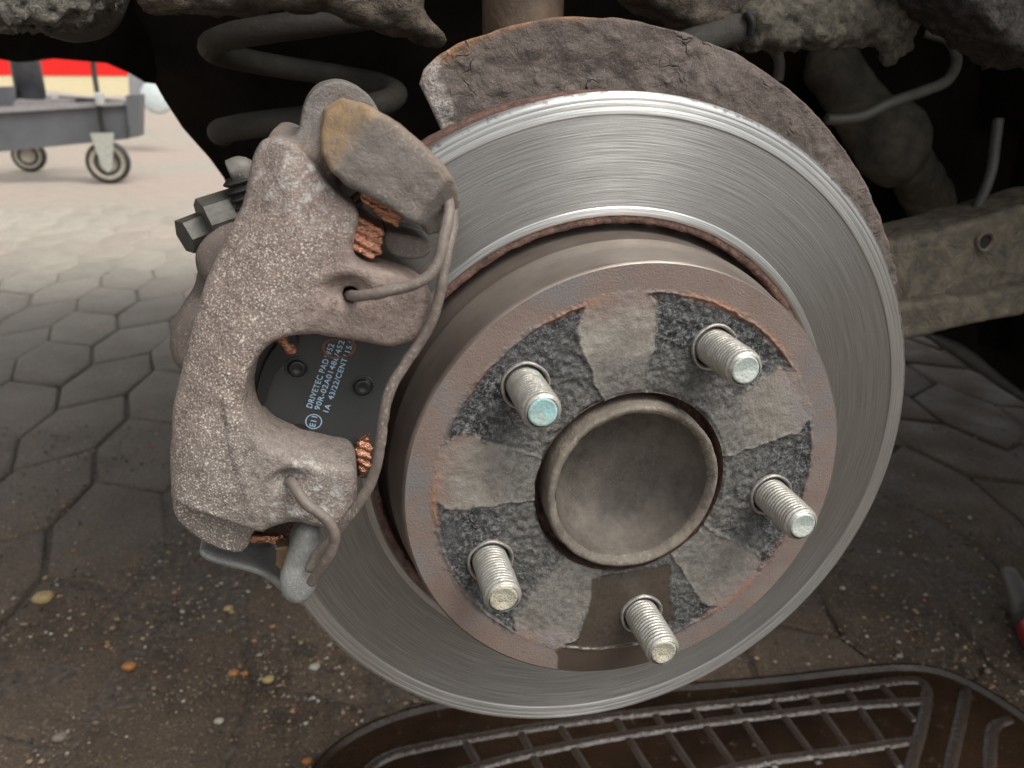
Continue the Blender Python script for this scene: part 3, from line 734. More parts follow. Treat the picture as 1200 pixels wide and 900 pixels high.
tag(sh, 'rusted flaking steel splash shield curving behind the top of the disc', 'splash shield')

# ------------------------------------------------------------------ brake caliper
cal = thing('brake_caliper', 'speckled brown cast iron brake caliper with an oval window', 'brake caliper', at(250, 560, 0.0))
yo = -0.027
outl = [(307, 163), (328, 159), (346, 166), (362, 182), (378, 204), (398, 226), (417, 237), (421, 250), (416, 266), (412, 290), (425, 303), (452, 308), (482, 320), (501, 332), (506, 350), (498, 374), (484, 390), (462, 398),
        (452, 412), (430, 450), (425, 512), (415, 522), (419, 545), (417, 575), (410, 600), (396, 607), (372, 600), (345, 594), (318, 602), (297, 618), (291, 640), (270, 643), (236, 627), (212, 608), (205, 592), (201, 565), (199, 530), (199, 490),
        (209, 445), (222, 395), (234, 345), (252, 305), (270, 270), (287, 235), (292, 205), (296, 182)]
wind = [(470, 398), (448, 397), (420, 392), (390, 386), (360, 382), (333, 385), (313, 400), (300, 425), (296, 450), (303, 474), (320, 493), (345, 506), (378, 514), (405, 518), (428, 524), (470, 520), (520, 470), (520, 400)]
f = Field((-0.166, -0.048, -0.024), (-0.056, 0.074, 0.136), 0.00085)
PO = smooth_poly(xz(outl, yo), 1); PW = smooth_poly(xz(wind, -0.0225), 1)
d2 = f.poly(PO)
nb = f.noise(55, 2)
D = f.extr(d2, -0.0385, -0.0165, 0.0042)
# front surface falls away towards the outer edge and the top shoulder
Rg = np.sqrt(f.X2 ** 2 + f.Z2 ** 2)[:, None, :]
slope = 0.003 * sstep(0.118, 0.150, Rg) + 0.007 * sstep(0.092, 0.122, f.Z2[:, None, :])
D = smax(D, -(f.Y - (-0.0385 + slope)) * 0.92, 0.002)
w2 = f.poly(PW)
D = smax(D, -(w2 - 0.13 * np.maximum(-0.0225 - f.Y, 0.0)), 0.0025)
# step along the bottom left block, crease, groove in the shoulder
A0, A1 = xz([(200, 590), (300, 622)], -0.034)
nrm2 = np.array([(A1 - A0)[1], -(A1 - A0)[0]]); nrm2 /= np.linalg.norm(nrm2)
below = ((f.X2 - A0[0]) * nrm2[0] + (f.Z2 - A0[1]) * nrm2[1])[:, None, :]
D = smax(D, np.minimum(-(f.Y + 0.0305), 1) - 0.5 * np.maximum(0.0, -below * 8), 0.0015)
g0, g1 = at(330, 198, -0.036), at(318, 250, -0.036)
D = smax(D, -f.cap(g0, g1, 0.0028), 0.002)
# recesses round the spring holes
for (hx, hy), rr_ in (((406, 344), 0.0058), ((338, 566), 0.0048)):
    c = at(hx, hy, -0.0395); D = smax(D, -f.ell(c, (rr_ * 1.2, 0.0052, rr_ * 0.8)), 0.0018)
    c = at(hx + 5, hy + 1, -0.034); D = smax(D, -f.cap(c, c + np.array([0, 0.012, 0]), 0.0023), 0.001)
# flat facets on the shoulder and along the outer edge
def facet(pa, pb, pc, k):
    global D
    a, b, c_ = (at(*q) for q in (pa, pb, pc)); n_ = np.cross(b - a, c_ - a); n_ /= np.linalg.norm(n_)
    if n_ @ (CAM - a) < 0: n_ = -n_
    D = smax(D, (f.X - a[0]) * n_[0] + (f.Y - a[1]) * n_[1] + (f.Z - a[2]) * n_[2], k)
facet((336, 164, -0.0305), (338, 262, -0.0374), (290, 205, -0.0265), 0.0010)
facet((322, 262, -0.0380), (252, 430, -0.0380), (226, 385, -0.0285), 0.003)
facet((252, 430, -0.0380), (228, 560, -0.0380), (199, 520, -0.0290), 0.003)
# bridge over the disc and piston housing behind it
br = smax(f.extr(d2 + 0.0012, -0.013, 0.062, 0.004), 0.1305 - Rg, 0.003)
D = smin(D, br, 0.004)
hs_ = f.poly(smooth_poly(xz([(320, 205), (400, 235), (440, 320), (440, 430), (400, 520), (300, 560), (240, 520), (240, 420), (270, 300)], 0.0), 2))
D = smin(D, f.extr(hs_, 0.040, 0.070, 0.006), 0.004)
# guide ear rising behind the bracket horn
ce = at(399, 142, 0.0); D = smin(D, np.maximum(f.cap(ce + np.array([0, -0.012, 0]), ce + np.array([0, 0.03, 0]), 0.0112), -(f.Y + 0.010)), 0.007)
c2 = at(380, 190, -0.012); D = smin(D, f.cap(ce, c2, 0.0075), 0.005)
for sa, sb in (((266, 470), (272, 520)), ((272, 520), (286, 565)), ((286, 565), (297, 603)), ((366, 378), (392, 352))):
    D = smin(D, f.cap(at(*sa, -0.0374), at(*sb, -0.0374), 0.0010), 0.0012)
D = D + 0.0007 * nb + 0.0004 * f.noise(190, 2)
V, F = f.mesh(D)
# colour zones: spatter on the outboard edge, salt crust, grey ear
u_ = (_M.T @ (V - CAM).T).T; upx = 600 + FPX * u_[:, 0] / -u_[:, 2]; upy = 450 - FPX * u_[:, 1] / -u_[:, 2]
Rv = np.hypot(V[:, 0], V[:, 2])
def blob3(p, y, s): return np.exp(-np.sum((V - at(*p, y)) ** 2, 1) / s ** 2)
speck = np.clip(sstep(0.116, 0.136, Rv + 0.006 * fbm(V, 90, 2)) + 0.06 + 0.4 * blob3((380, 580), -0.038, 0.02), 0, 1) * (1 - sstep(0.085, 0.1, V[:, 2]) * 0.6)
salt = np.clip(0.9 * blob3((345, 205), -0.03, 0.011) + 0.8 * blob3((385, 230), -0.035, 0.008) + 1.1 * blob3((372, 585), -0.038, 0.008) + 0.9 * blob3((335, 590), -0.037, 0.007) + 0.8 * blob3((350, 555), -0.038, 0.006), 0, 1)
grey = np.clip(1.3 * sstep(0.006, -0.004, np.linalg.norm((V - ce)[:, [0, 2]], axis=1) - 0.0150) * sstep(-0.02, -0.008, V[:, 1]), 0, 1)
obj('caliper_body', V, F, MC, cal, attrs={'speck': speck, 'salt': salt, 'grey': grey})
# pieces of the inboard half showing past the outer edge
f = Field((-0.215, 0.006, 0.03), (-0.10, 0.072, 0.135), 0.0011)
D = f.extr(f.poly(smooth_poly(xz([(233, 285), (262, 258), (300, 258), (330, 330), (270, 350), (240, 325), (232, 305)], 0.03), 2)), 0.018, 0.05, 0.005)
D = smin(D, f.extr(f.poly(smooth_poly(xz([(203, 380), (232, 352), (270, 360), (270, 440), (215, 432), (200, 410)], 0.02), 2)), 0.012, 0.045, 0.005), 0.006)
D = smin(D, f.cap(at(300, 300, 0.04), at(260, 390, 0.035), 0.014), 0.008)
D = D + 0.0012 * f.noise(90, 2)
V, F = f.mesh(D); obj('piston_housing', V, F, m_cast('housing_iron', (0.23, 0.185, 0.16), (0.12, 0.10, 0.09), 0.5), cal)
def hexrod(p0, p1, r, n=6):
    P = np.array([p0, p1]); return tube(P, r, n)
M_nut = m_plain('dark_oily_steel', (0.11, 0.104, 0.092), 0.5, 0.2, 0.4, 200, 0.0004)
obj('bleed_screw', *join(tube([at(216, 278, 0.03), at(246, 266, 0.035)], 0.0062, 6), tube([at(240, 262, 0.03), at(292, 245, 0.036)], [0.0085, 0.0085], 8)), M_nut, cal, smooth=False)
bp = np.linspace(at(297, 240, 0.03), at(283, 205, 0.03), 40)
bo = obj('pin_boot', *tube(bp, 0.0062 + 0.0007 * np.sin(np.linspace(0, 1, 40) * 24), 24), M_rub, cal)
obj('boot_cap', *tube(catmull([at(270, 202, 0.028), at(284, 198, 0.028), at(296, 212, 0.028), at(298, 232, 0.028)], 6), 0.0040, 14), m_plain('grey_cap_rubber', (0.20, 0.19, 0.17), 0.6, 0, 0.4, 200, 0.0005), cal)

# ------------------------------------------------------------------ caliper bracket: horns that hook over the disc
brk = thing('caliper_bracket', 'grey brown caliper bracket whose horns hook over the disc edge', 'caliper bracket', at(345, 690, 0.0))
horn = [(376, 152), (382, 130), (402, 117), (426, 122), (462, 143), (498, 172), (523, 203), (533, 230), (529, 264), (520, 272), (496, 270), (489, 258), (468, 247), (438, 226), (404, 208), (386, 192), (376, 172)]
f = Field((-0.125, -0.046, 0.06), (-0.045, 0.05, 0.142), 0.0007)
hp = xz(horn, -0.024); d2 = f.poly(hp)
D = f.extr(d2, -0.0425, -0.0055, 0.0026)
s0 = at(400, 160, -0.03); s1 = at(520, 250, -0.03)
ax = (s1 - s0)[[0, 2]]; ax /= np.linalg.norm(ax)
tt = ((f.X2 - s0[0]) * ax[0] + (f.Z2 - s0[2]) * ax[1])[:, None, :]
D = smax(D, -(f.Y + 0.0425 - 0.95 * np.maximum(0.003 - tt, 0)), 0.0015)
D = smax(D, -(f.Y + 0.0425 - 1.15 * np.maximum(tt - float((at(504, 236, -0.0425) - s0)[[0, 2]] @ ax), 0)), 0.001)      # sloped nose
Rg = np.sqrt(f.X2 ** 2 + f.Z2 ** 2)[:, None, :]
D = smin(D, smax(f.extr(d2 + 0.002, -0.02, 0.046, 0.004), 0.131 - Rg, 0.003), 0.004)
D = D + 0.0016 * f.noise(48, 2) + 0.0006 * f.noise(260, 2)
V, F = f.mesh(D)
gl = sstep(0.003, -0.002, ((V - s0)[:, [0, 2]] @ ax) - 0.001 + 0.004 * fbm(V, 150, 2))
edgeg = np.exp(-(poly_sd(V[:, 0], V[:, 2], hp) / 0.0022) ** 2) * sstep(0.0, 0.01, V[:, 2] * 0 + ((V - s0)[:, 2] * ax[0] - (V - s0)[:, 0] * ax[1]) + 0.002) * 0.3
obj('upper_horn', V, F, M_brk, brk, attrs={'grime': np.clip(gl + edgeg, 0, 1)})
f = Field((-0.165, -0.044, -0.045), (-0.085, 0.05, 0.02), 0.0008)
lo_h = [(350, 600), (374, 598), (377, 638), (373, 668), (360, 690), (338, 690), (327, 672), (334, 645), (343, 618)]
D = f.extr(f.poly(smooth_poly(xz(lo_h, -0.022), 1)), -0.0335, -0.0055, 0.0045)
arm = [(235, 630), (265, 641), (300, 650), (324, 659), (338, 672), (340, 690), (330, 682), (314, 667), (290, 658), (258, 650), (238, 642)]
D = smin(D, f.extr(f.poly(smooth_poly(xz(arm, -0.006), 1)), -0.014, 0.04, 0.003), 0.004)
D = D + 0.0006 * f.noise(120, 2)
V, F = f.mesh(D); obj('lower_horn', V, F, M_brkz, brk)
obj('abutment', *prism(smooth_poly(xz([(448, 268), (470, 272), (500, 280), (508, 290), (492, 303), (460, 300), (448, 288)], -0.021), 1), -0.024, -0.004, 0.0008), M_brk, brk, smooth=False)
obj('rear_tie', *tube(catmull([at(420, 160, 0.042), at(330, 330, 0.045), at(300, 480, 0.045), at(320, 640, 0.04)], 6), 0.009, 12), M_brk, brk)
M_grease = m_plain('old_yellow_grease', (0.17, 0.11, 0.06), 0.4, 0, 0.4, 200, 0.0008)
obj('grease_streak', *prism(xz([(324, 640), (338, 638), (333, 668), (323, 660)], -0.026), -0.0275, -0.020, 0.0004), M_grease, brk, smooth=False)

# ------------------------------------------------------------------ outer brake pad
pad = thing('brake_pad', 'new black brake pad with pale blue print seen through the caliper window', 'brake pad', at(380, 540, -0.015))
pl = [(290, 400), (320, 372), (400, 366), (470, 368), (500, 356), (506, 366), (490, 396), (474, 430), (459, 470), (449, 505), (440, 552), (428, 562), (380, 548), (330, 530), (300, 500), (284, 450)]
pp = xz(pl, -0.0185)
obj('backing_plate', *prism(pp, -0.0185, -0.0130, 0.0006), M_pad, pad, smooth=False)
cen = pp.mean(0)
obj('lining', *prism(cen + (pp - cen) * 0.97, -0.0130, -0.0006), M_lining, pad, smooth=False)
def ring_at(px, py, y, prof, n=40): return lathe([(a, b) for a, b in prof], n, c=at(px, py, y))
for cx, cy in ((348, 431), (425, 453)):
    rv = obj('rivet_recess', *ring_at(cx, cy, -0.0185, [(0.0037, 0.0), (0.0036, -0.0003), (0.0033, -0.0004), (0.0031, -0.0002), (0.0030, -0.0001)]), M_pad, pad)
    obj('rivet', *ring_at(cx, cy, -0.0185, [(0.0030, -0.00008), (0.0027, -0.0001), (0.0026, -0.0010), (0.0021, -0.0014), (0.0012, -0.0013), (0.0008, -0.0009), (0.00001, -0.0009)]), m_plain('rivet_black', (0.035, 0.037, 0.038), 0.3, 0.3), rv)
# lug of the anti-rattle clip at the left end of the window
obj('spring_clip', *prism(smooth_poly(xz([(298, 470), (306, 430), (322, 404), (342, 388), (352, 396), (344, 414), (326, 432), (316, 452), (310, 478)], -0.021), 1), -0.0215, -0.0187, 0.0004), m_plain('clip_black', (0.016, 0.016, 0.016), 0.45), pad, smooth=False)
obj('grease_dab', *lathe([(0.00001, -0.0012), (0.0016, -0.0009), (0.0026, 0.0001)], 16, c=at(335, 404, -0.0216), fn=lambda r, h, a: (r * (1 + 0.5 * np.cos(a * 2 + 1.9)), h)), MCOP, pad)
ds = lathe([(0.0034, 0.00005), (0.0037, -0.0002), (0.0040, -0.00015), (0.0043, 0.00005)], 40, c=at(397, 408, -0.0187), fn=lambda r, h, a: (r * (1 + 0.22 * np.cos(a * 2)), h))
obj('grease_dab', ds[0], ds[1], m_plain('thin_copper_smear', (0.26, 0.13, 0.085), 0.4, 0.3, 0.6, 400), pad)
obj('plate_notch', *ring_at(350, 508, -0.0187, [(0.0033, 0.0), (0.0031, -0.0002), (0.00001, -0.0002)]), M_dark, pad)
# printed text
def text_obj(body, p0, p1, hpx, name, y=-0.01862, lift=0.0):
    cu = bpy.data.curves.new(name, 'FONT'); cu.body = body; cu.size = 1.0; cu.space_character = 1.12; cu.offset = 0.018
    to = bpy.data.objects.new(name, cu); COL.objects.link(to); bpy.context.view_layer.update()
    me = bpy.data.meshes.new_from_object(to.evaluated_get(bpy.context.evaluated_depsgraph_get())); bpy.data.objects.remove(to)
    co = np.array([v.co[:] for v in me.vertices]); w = co[:, 0].max(); h = 0.72
    a = at(*p0, y); b = at(*p1, y); ex = b - a; Lw = np.linalg.norm(ex); ex /= Lw
    ez = np.cross(np.array([0, 1.0, 0]), ex) * -1
    if ez @ (at(p0[0] - 10, p0[1] - 2, y) - a) < 0: ez = -ez
    hw_ = np.linalg.norm(at(p0[0] + hpx, p0[1], y) - a)
    V = a + co[:, :1] / w * Lw * ex + co[:, 1:2] / h * hw_ * ez
    F = [tuple(p.vertices) for p in me.polygons]
    return obj(name, V, F, M_print, pad, smooth=False)
text_obj('DRIVETEC PAD1952', (365, 479), (392, 404), 7.0, 'print_line')
text_obj('90R-02A01486/452', (374, 481), (404, 400), 6.6, 'print_line')
text_obj('1A  43/22/CENT115.02', (384, 485), (417, 394), 6.6, 'print_line')
text_obj('E11', (369, 501), (372, 488.5), 7.0, 'approval_mark')
obj('approval_circle', *ring_at(367.6, 494, -0.01862, [(0.00255, 0), (0.00222, 0)], 48), M_print, pad, smooth=False)
# copper greased ears
def slabpx(pts, y0, y1, m, name, par, bev=0.0006, yref=None):
    return obj(name, *prism(xz(pts, y0 if yref is None else yref), y0, y1, bev), m, par, smooth=False)
def rough_slab(pts, y0, y1, m, name, par, amp=0.0008, sc=300, h=0.00045, yref=None, r=0.001, attrs=None, it=1):
    P = smooth_poly(xz(pts, y0 if yref is None else yref), it); lo = P.min(0) - 0.003; hi = P.max(0) + 0.003
    f = Field((lo[0], y0 - 0.003, lo[1]), (hi[0], y1 + 0.003, hi[1]), h)
    D = f.extr(f.poly(P), y0, y1, r) + amp * f.noise(sc, 3)
    if m is MCOP: D = D + 0.00032 * np.sin((f.Z * 0.88 + f.X * 0.47 + 0.0012 * f.noise(160, 2)) * 2 * math.pi / 0.0026)
    V, F = f.mesh(D)
    return obj(name, V, F, m, par)
rough_slab([(419, 216), (432, 219), (470, 238), (474, 254), (466, 266), (440, 252), (424, 238)], -0.0330, -0.0150, MCOP, 'pad_ear', pad, 0.0006, 420, r=0.0006, it=0)
rough_slab([(417, 252), (450, 268), (447, 300), (436, 304), (409, 291)], -0.0330, -0.0150, MCOP, 'pad_ear', pad, 0.0006, 420, r=0.0006, it=0)
rough_slab([(416, 519), (438, 512), (434, 556), (419, 560)], -0.0225, -0.0150, MCOP, 'pad_ear', pad, 0.0014, 420)
rough_slab([(492, 356), (508, 348), (505, 372), (488, 398), (482, 388)], -0.0225, -0.0180, MCOP, 'pad_ear', pad, 0.0016, 500)
rough_slab([(286, 612), (350, 596), (354, 612), (340, 628), (292, 636)], -0.0200, -0.0130, m_cast('greased_ear_steel', (0.10, 0.055, 0.04), (0.03, 0.018, 0.014), 0.4, (0.45, 0.25, 0.15)), 'pad_ear', pad, 0.0016, 420)
rough_slab([(288, 626), (344, 632), (340, 642), (288, 638)], -0.0225, -0.0190, MCOP, 'pad_ear', pad, 0.0016, 500)

# ------------------------------------------------------------------ wire spring
def wire(pts): return catmull([at(a, b, y) for a, b, y in pts], 10)
wp = wire([(408, 346, -0.030), (416, 347, -0.0385), (430, 346, -0.043), (455, 341, -0.0455), (482, 334, -0.0460), (503, 323, -0.0455), (514, 304, -0.0440), (521, 275, -0.042), (526, 250, -0.039), (525, 232, -0.034), (524, 222, -0.029), (529, 236, -0.029),
           (531, 262, -0.033), (524, 295, -0.0375), (517, 335, -0.040), (510, 364, -0.0405), (497, 394, -0.0405), (476, 425, -0.0405), (458, 455, -0.041), (450, 485, -0.0415), (445, 525, -0.0415), (438, 557, -0.041), (424, 585, -0.040), (404, 612, -0.0385), (388, 632, -0.0365), (372, 650, -0.035), (362, 668, -0.035)])
wp2 = wire([(338, 566, -0.030), (342, 566, -0.0385), (349, 577, -0.0425), (361, 592, -0.0445), (377, 604, -0.0455), (389, 618, -0.0455), (392, 634, -0.0450), (386, 650, -0.044), (376, 666, -0.042), (365, 682, -0.039)])
spr = thing('retaining_spring', 'bent brown wire spring clipped into both caliper holes', 'spring', at(365, 690, -0.035))
obj('long_wire', *tube(wp, 0.00155, 16, noise=0.0003, ns=400), M_wire, spr)
obj('hooked_end', *tube(wp2, 0.00165, 16, noise=0.0003, ns=400), M_wire, spr)

# ------------------------------------------------------------------ car underbody round the wheel
car = thing('car_underbody', 'black undersealed underside of a raised car above the wheel hub', 'car body', (0.0, 0.30, GZ))
iw = [(150, -60), (158, 12), (178, 48), (184, 85), (182, 98), (192, 116), (214, 150), (246, 186), (262, 208), (275, 234), (300, 290), (420, 330), (700, 400), (1000, 398), (1085, 394), (1122, 414), (1240, 480), (1500, 560), (1500, -400), (150, -400)]
obj('inner_arch_shade', *prism(xz(iw, 0.34), 0.34, 0.36), M_liner, car, smooth=False)  # liner edge at left; the rest a dark sheet for underbody shade
obj('unseen_floor_blocker', *box((-0.85, 0.945, 0.20), (3.4, 1.40, 0.60)), M_liner, car, smooth=False)  # unseen body slab, sized for the shade it drops on the ground
bp_ = [(-20, 66), (20, 73), (55, 68), (125, 74), (152, 86), (170, 97), (186, 99), (230, 110), (230, -60), (-60, -60)]
obj('bumper_valance', *prism(xz(bp_, 0.9), 0.9, 0.94), M_liner, car, smooth=False)
al = np.linspace(R_(8), R_(172), 40); av = []
for a in al:
    for y in (-0.03, 0.36): av.append((0.43 * math.cos(a), y, 0.43 * math.sin(a) + 0.03))
obj('unseen_side_blocker', *box((0.47, -0.05, -0.10), (3.4, 0.36, 0.48), 0.02), M_liner, car, smooth=False)  # out of view; added to darken the ground on the right
obj('wheel_arch', av, [(2*i, 2*i+1, 2*i+3, 2*i+2) for i in range(39)], M_liner, car)
obj('unseen_sky_blocker', *box((-0.85, -0.04, 0.48), (3.4, 0.94, 0.70), 0.01), M_liner, car, smooth=False)  # unseen slab above the wheel, put in to block sky light

def lump(pts, y0, y1, name, m, par=None, amp=0.004, sc=70, h=0.0022, r=0.006, it=1):
    return rough_slab(pts, y0, y1, m, name, par, amp, sc, h, None, r, None, it)
lump([(-60, -60), (128, -60), (120, 2), (104, 14), (84, 22), (50, 29), (10, 28), (-60, 31)], 0.10, 0.14, 'underseal_edge', M_under, car, 0.0065, 260, 0.0011)
obj('seam_tube', *tube(catmull([at(60, 20, 0.15), at(88, 26, 0.15), at(115, 18, 0.15), at(128, -8, 0.15), at(132, -40, 0.15)], 6), 0.008, 14), m_plain('grey_plastic', (0.10, 0.095, 0.085), 0.6), car)
lump([(150, -60), (157, 6), (172, 11), (215, 11), (270, 10), (330, 6), (380, 8), (425, 18), (460, 32), (490, 43), (514, 52), (525, 50), (525, 38), (512, 28), (504, 18), (500, -60)], 0.085, 0.125, 'arch_lip', M_lip, car, 0.005, 110, 0.0016)
lump([(735, -60), (752, -6), (775, 8), (800, 22), (822, 36), (848, 30), (872, 12), (900, -10), (900, -60)], 0.10, 0.14, 'wing_flange', M_lip, car, 0.004, 110, 0.0018)
lump([(1108, -60), (1122, -4), (1138, 18), (1160, 34), (1182, 52), (1240, 92), (1240, -60)], 0.06, 0.10, 'sill_edge', m_underseal('black_underseal', (0.11, 0.10, 0.09), (0.018, 0.016, 0.014), 300, 0.004), car, 0.004, 200, 0.0014)
lump([(1085, 394), (1100, 392), (1140, 408), (1178, 440), (1215, 470), (1210, 478), (1160, 446), (1118, 416)], 0.325, 0.338, 'sill_flange', m_plain('dull_grey_flange', (0.075, 0.072, 0.066), 0.6), car, 0.001)

# coil spring, strut, arms, hoses
cs = np.array([-0.0997, 0.20, 0.1184]); tt = np.linspace(-0.53, 2.2, 160)
hx = np.stack([cs[0] + 0.045 * np.cos(2 * math.pi * tt), cs[1] + 0.045 * np.sin(2 * math.pi * tt), cs[2] + 0.0400 * tt], -1)
co_ = obj('coil_spring', *tube(hx, 0.0060, 14, noise=0.0004), M_dust, origin=cs); tag(co_, 'thick dusty coil of the suspension spring in the dark behind the caliper', 'coil spring')
st_a, st_b = at(612, 60, 0.16), at(612, 60, 0.16) + np.array([0, 0, 0.16])
strut = obj('strut_tube', *tube(np.linspace(st_a, st_b, 14), 0.0195, 40), M_strut, origin=st_a); tag(strut, 'rusty brown strut tube standing behind the top of the splash shield', 'strut')
arm_t = thing('control_arm', 'dirty grey steel suspension arm with a flanged lower edge', 'suspension arm', at(1120, 390, 0.14))
lump([(1010, 292), (1050, 282), (1100, 271), (1150, 257), (1260, 226), (1260, 330), (1200, 338), (1130, 350), (1060, 358), (1010, 364)], 0.135, 0.175, 'web', M_arm, arm_t, 0.0016, 130, 0.0014, 0.005, 0)
lump([(1010, 360), (1060, 356), (1130, 347), (1200, 335), (1260, 322), (1260, 356), (1200, 370), (1130, 384), (1070, 398), (1010, 406)], 0.127, 0.165, 'flange', M_arm, arm_t, 0.0014, 130, 0.0014, 0.004, 0)
obj('bolt_hole', *lathe([(0.0062, 0.0005), (0.0055, -0.0018), (0.0042, -0.0010), (0.0034, 0.002), (0.00001, 0.002)], 20, c=at(1154, 283, 0.134), fn=lambda r, h, a: (r * (1 + 0.05 * np.sin(3 * a)), h)), M_arm, arm_t)
obj('hole_shade', *lathe([(0.0044, -0.0004), (0.0030, 0.0006), (0.00001, -0.0002)], 16, c=at(1154, 283, 0.134)), M_dark, arm_t)  # dark disc added to paint the shade inside the bolt hole
tb = lambda pts, r, n=14, nz=0.0003: tube(catmull([at(a, b, y) for a, b, y in pts], 10), r, n, noise=nz)
hz = thing('brake_hose', 'thick mud caked hose running above the splash shield', 'hose', at(960, 60, 0.11))
obj('hose', *tb([(800, 58, 0.105), (830, 44, 0.105), (855, 34, 0.106), (878, 26, 0.108), (900, 20, 0.11)], 0.0075), M_dust, hz)
f = Field(at(850, 110, 0.075) - np.array([0.01, 0, 0.0]), at(1110, -40, 0.15) + np.array([0.01, 0, 0.02]), 0.0013)
D = f.cap(at(885, 24, 0.11), at(1040, 22, 0.115), 0.0125)
D = smin(D, f.cap(at(1040, 30, 0.112), at(1070, -10, 0.112), 0.010), 0.006)
D = smin(D, f.cap(at(1042, 40, 0.108), at(1040, 66, 0.108), 0.0042), 0.006); D = smin(D, f.cap(at(1054, 36, 0.108), at(1060, 50, 0.108), 0.0045), 0.005)
D = D + 0.0075 * f.noise(110, 3); V, F = f.mesh(D)
obj('mud_crust', V, F, m_underseal('dry_mud', (0.22, 0.195, 0.15), (0.06, 0.052, 0.042), 260, 0.002), hz)
obj('hose_clamp', *tb([(875, 14, 0.098), (881, 26, 0.098), (879, 40, 0.100)], 0.0016), M_rub, hz)
cb = obj('sensor_cable', *tb([(968, 140, 0.16), (985, 140, 0.16), (1010, 136, 0.16), (1045, 120, 0.16), (1085, 106, 0.165), (1110, 94, 0.17), (1121, 72, 0.18), (1112, 48, 0.19), (1085, 38, 0.2)], 0.0031), m_plain('grey_cable', (0.09, 0.084, 0.072), 0.55), origin=at(1010, 140, 0.16)); tag(cb, 'thin grey cable looping out behind the splash shield edge', 'cable')
cb = obj('brake_pipe', *tb([(1170, 140, 0.17), (1166, 170, 0.165), (1162, 200, 0.16), (1152, 228, 0.158), (1138, 256, 0.158)], 0.0031), m_plain('dull_cable', (0.075, 0.070, 0.062), 0.55), origin=at(1140, 252, 0.16)); tag(cb, 'short grey pipe rising from the top of the suspension arm', 'pipe')
cb = obj('bracket_wire', *tb([(860, 54, 0.15), (885, 50, 0.15), (905, 57, 0.15), (913, 72, 0.15), (912, 95, 0.15)], 0.0028), m_plain('wire_grey', (0.11, 0.10, 0.09), 0.6), origin=at(905, 57, 0.15)); tag(cb, 'small bent wire under the mud caked hose', 'wire')
f = Field(at(930, 330, 0.16), at(1140, 30, 0.33) + np.array([0.02, 0, 0.02]), 0.002)
D = smin(f.cap(at(975, 80, 0.30), at(1035, 165, 0.27), 0.020), f.cap(at(1045, 165, 0.27), at(1090, 235, 0.31), 0.018), 0.02)
D = smin(D, f.ell(at(1048, 172, 0.262), (0.024, 0.018, 0.028)), 0.01)
D = D + 0.004 * f.noise(60, 3) + 0.003 * np.sin(f.Z * 700 + 6 * f.noise(60, 2)) * sstep(0.155, 0.17, f.Z); V, F = f.mesh(D)
kn = obj('trailing_link', V, F, m_underseal('dusty_link', (0.12, 0.105, 0.08), (0.04, 0.035, 0.028), 60, 0.001), origin=at(1080, 230, 0.25)); tag(kn, 'dusty grey suspension link deep in the wheel arch', 'suspension link')

# ------------------------------------------------------------------ drip tray on the ground
M_tray = Mat('wet_brown_plastic'); tn = M_tray.noise(7, 5, 0.6); tn2 = M_tray.noise(90, 4, 0.7)
tc = M_tray.mix(M_tray.ramp(tn, [(0.4, 0.0), (0.65, 1.0)]), (0.014, 0.0085, 0.006), (0.036, 0.021, 0.0125))
tc = M_tray.mix(M_tray.ramp(tn2, [(0.66, 0.0), (0.74, 0.6)]), tc, (0.24, 0.21, 0.17))
MT = M_tray.done(tc, M_tray.ramp(tn2, [(0.35, 0.10), (0.7, 0.34)]), 0.0, M_tray.bump(tn2, 0.001, 0.6), Specular_IOR_Level=0.6)
MTR = m_steel('worn_rib_plastic', (0.045, 0.033, 0.026), 0.24, 0.0, (0.035, 0.02, 0.014), 0.9, 0.001, 60)
ol = [(330, 990), (348, 930), (372, 893), (405, 866), (445, 846), (500, 829), (600, 815), (700, 810), (800, 806), (900, 798), (1000, 786), (1050, 782), (1085, 784), (1115, 792), (1150, 809), (1190, 834), (1240, 872), (1290, 930), (1300, 1040), (1200, 1150), (700, 1250), (400, 1150)]
og = np.array([atz(a, b, GZ + 0.006) for a, b in ol]); og = smooth_poly(og[:, :2], 2); nT = len(og)
tray = thing('drip_tray', 'wet brown ribbed drip tray lying under the brake disc', 'drip tray', (og[:, 0].mean(), og[:, 1].mean(), GZ))
cT = og.mean(0)
def rin(d):
    t_ = np.roll(og, -1, 0) - np.roll(og, 1, 0); t_ /= np.linalg.norm(t_, axis=1)[:, None]; nn = np.stack([-t_[:, 1], t_[:, 0]], -1)
    s_ = np.sign(((cT - og) * nn).sum(1).mean()); return og + nn * s_ * d
V = []
prof_t = [(0.0, 0.0005), (0.0005, 0.011), (0.002, 0.013), (0.004, 0.0125), (0.006, 0.008), (0.012, 0.006)]
for d, z in prof_t: V.append(np.column_stack([rin(d), np.full(nT, GZ + z)]))
V = np.concatenate(V); F = []
for k in range(len(prof_t) - 1):
    for i in range(nT):
        j = (i + 1) % nT; F.append((k * nT + i, k * nT + j, (k + 1) * nT + j, (k + 1) * nT + i))
F.append(tuple((len(prof_t) - 1) * nT + i for i in range(nT)))
obj('tray_body', V, F, MT, tray, smooth=False)
sharp(tray.children[0], 40) if tray.children else None
def rib(pts, r=0.0062, name='rib', dz=0.0026):
    P = catmull([atz(a, b, GZ + dz) for a, b in pts], 8)
    obj(name, *tube(P, r, 8, noise=0.0004, ns=160), MTR, tray)
rib([(415, 990), (425, 920), (450, 893), (500, 879), (600, 861), (700, 846), (800, 834), (900, 823), (1000, 809), (1060, 801), (1082, 806), (1085, 825), (1078, 860), (1066, 905), (1060, 960)])
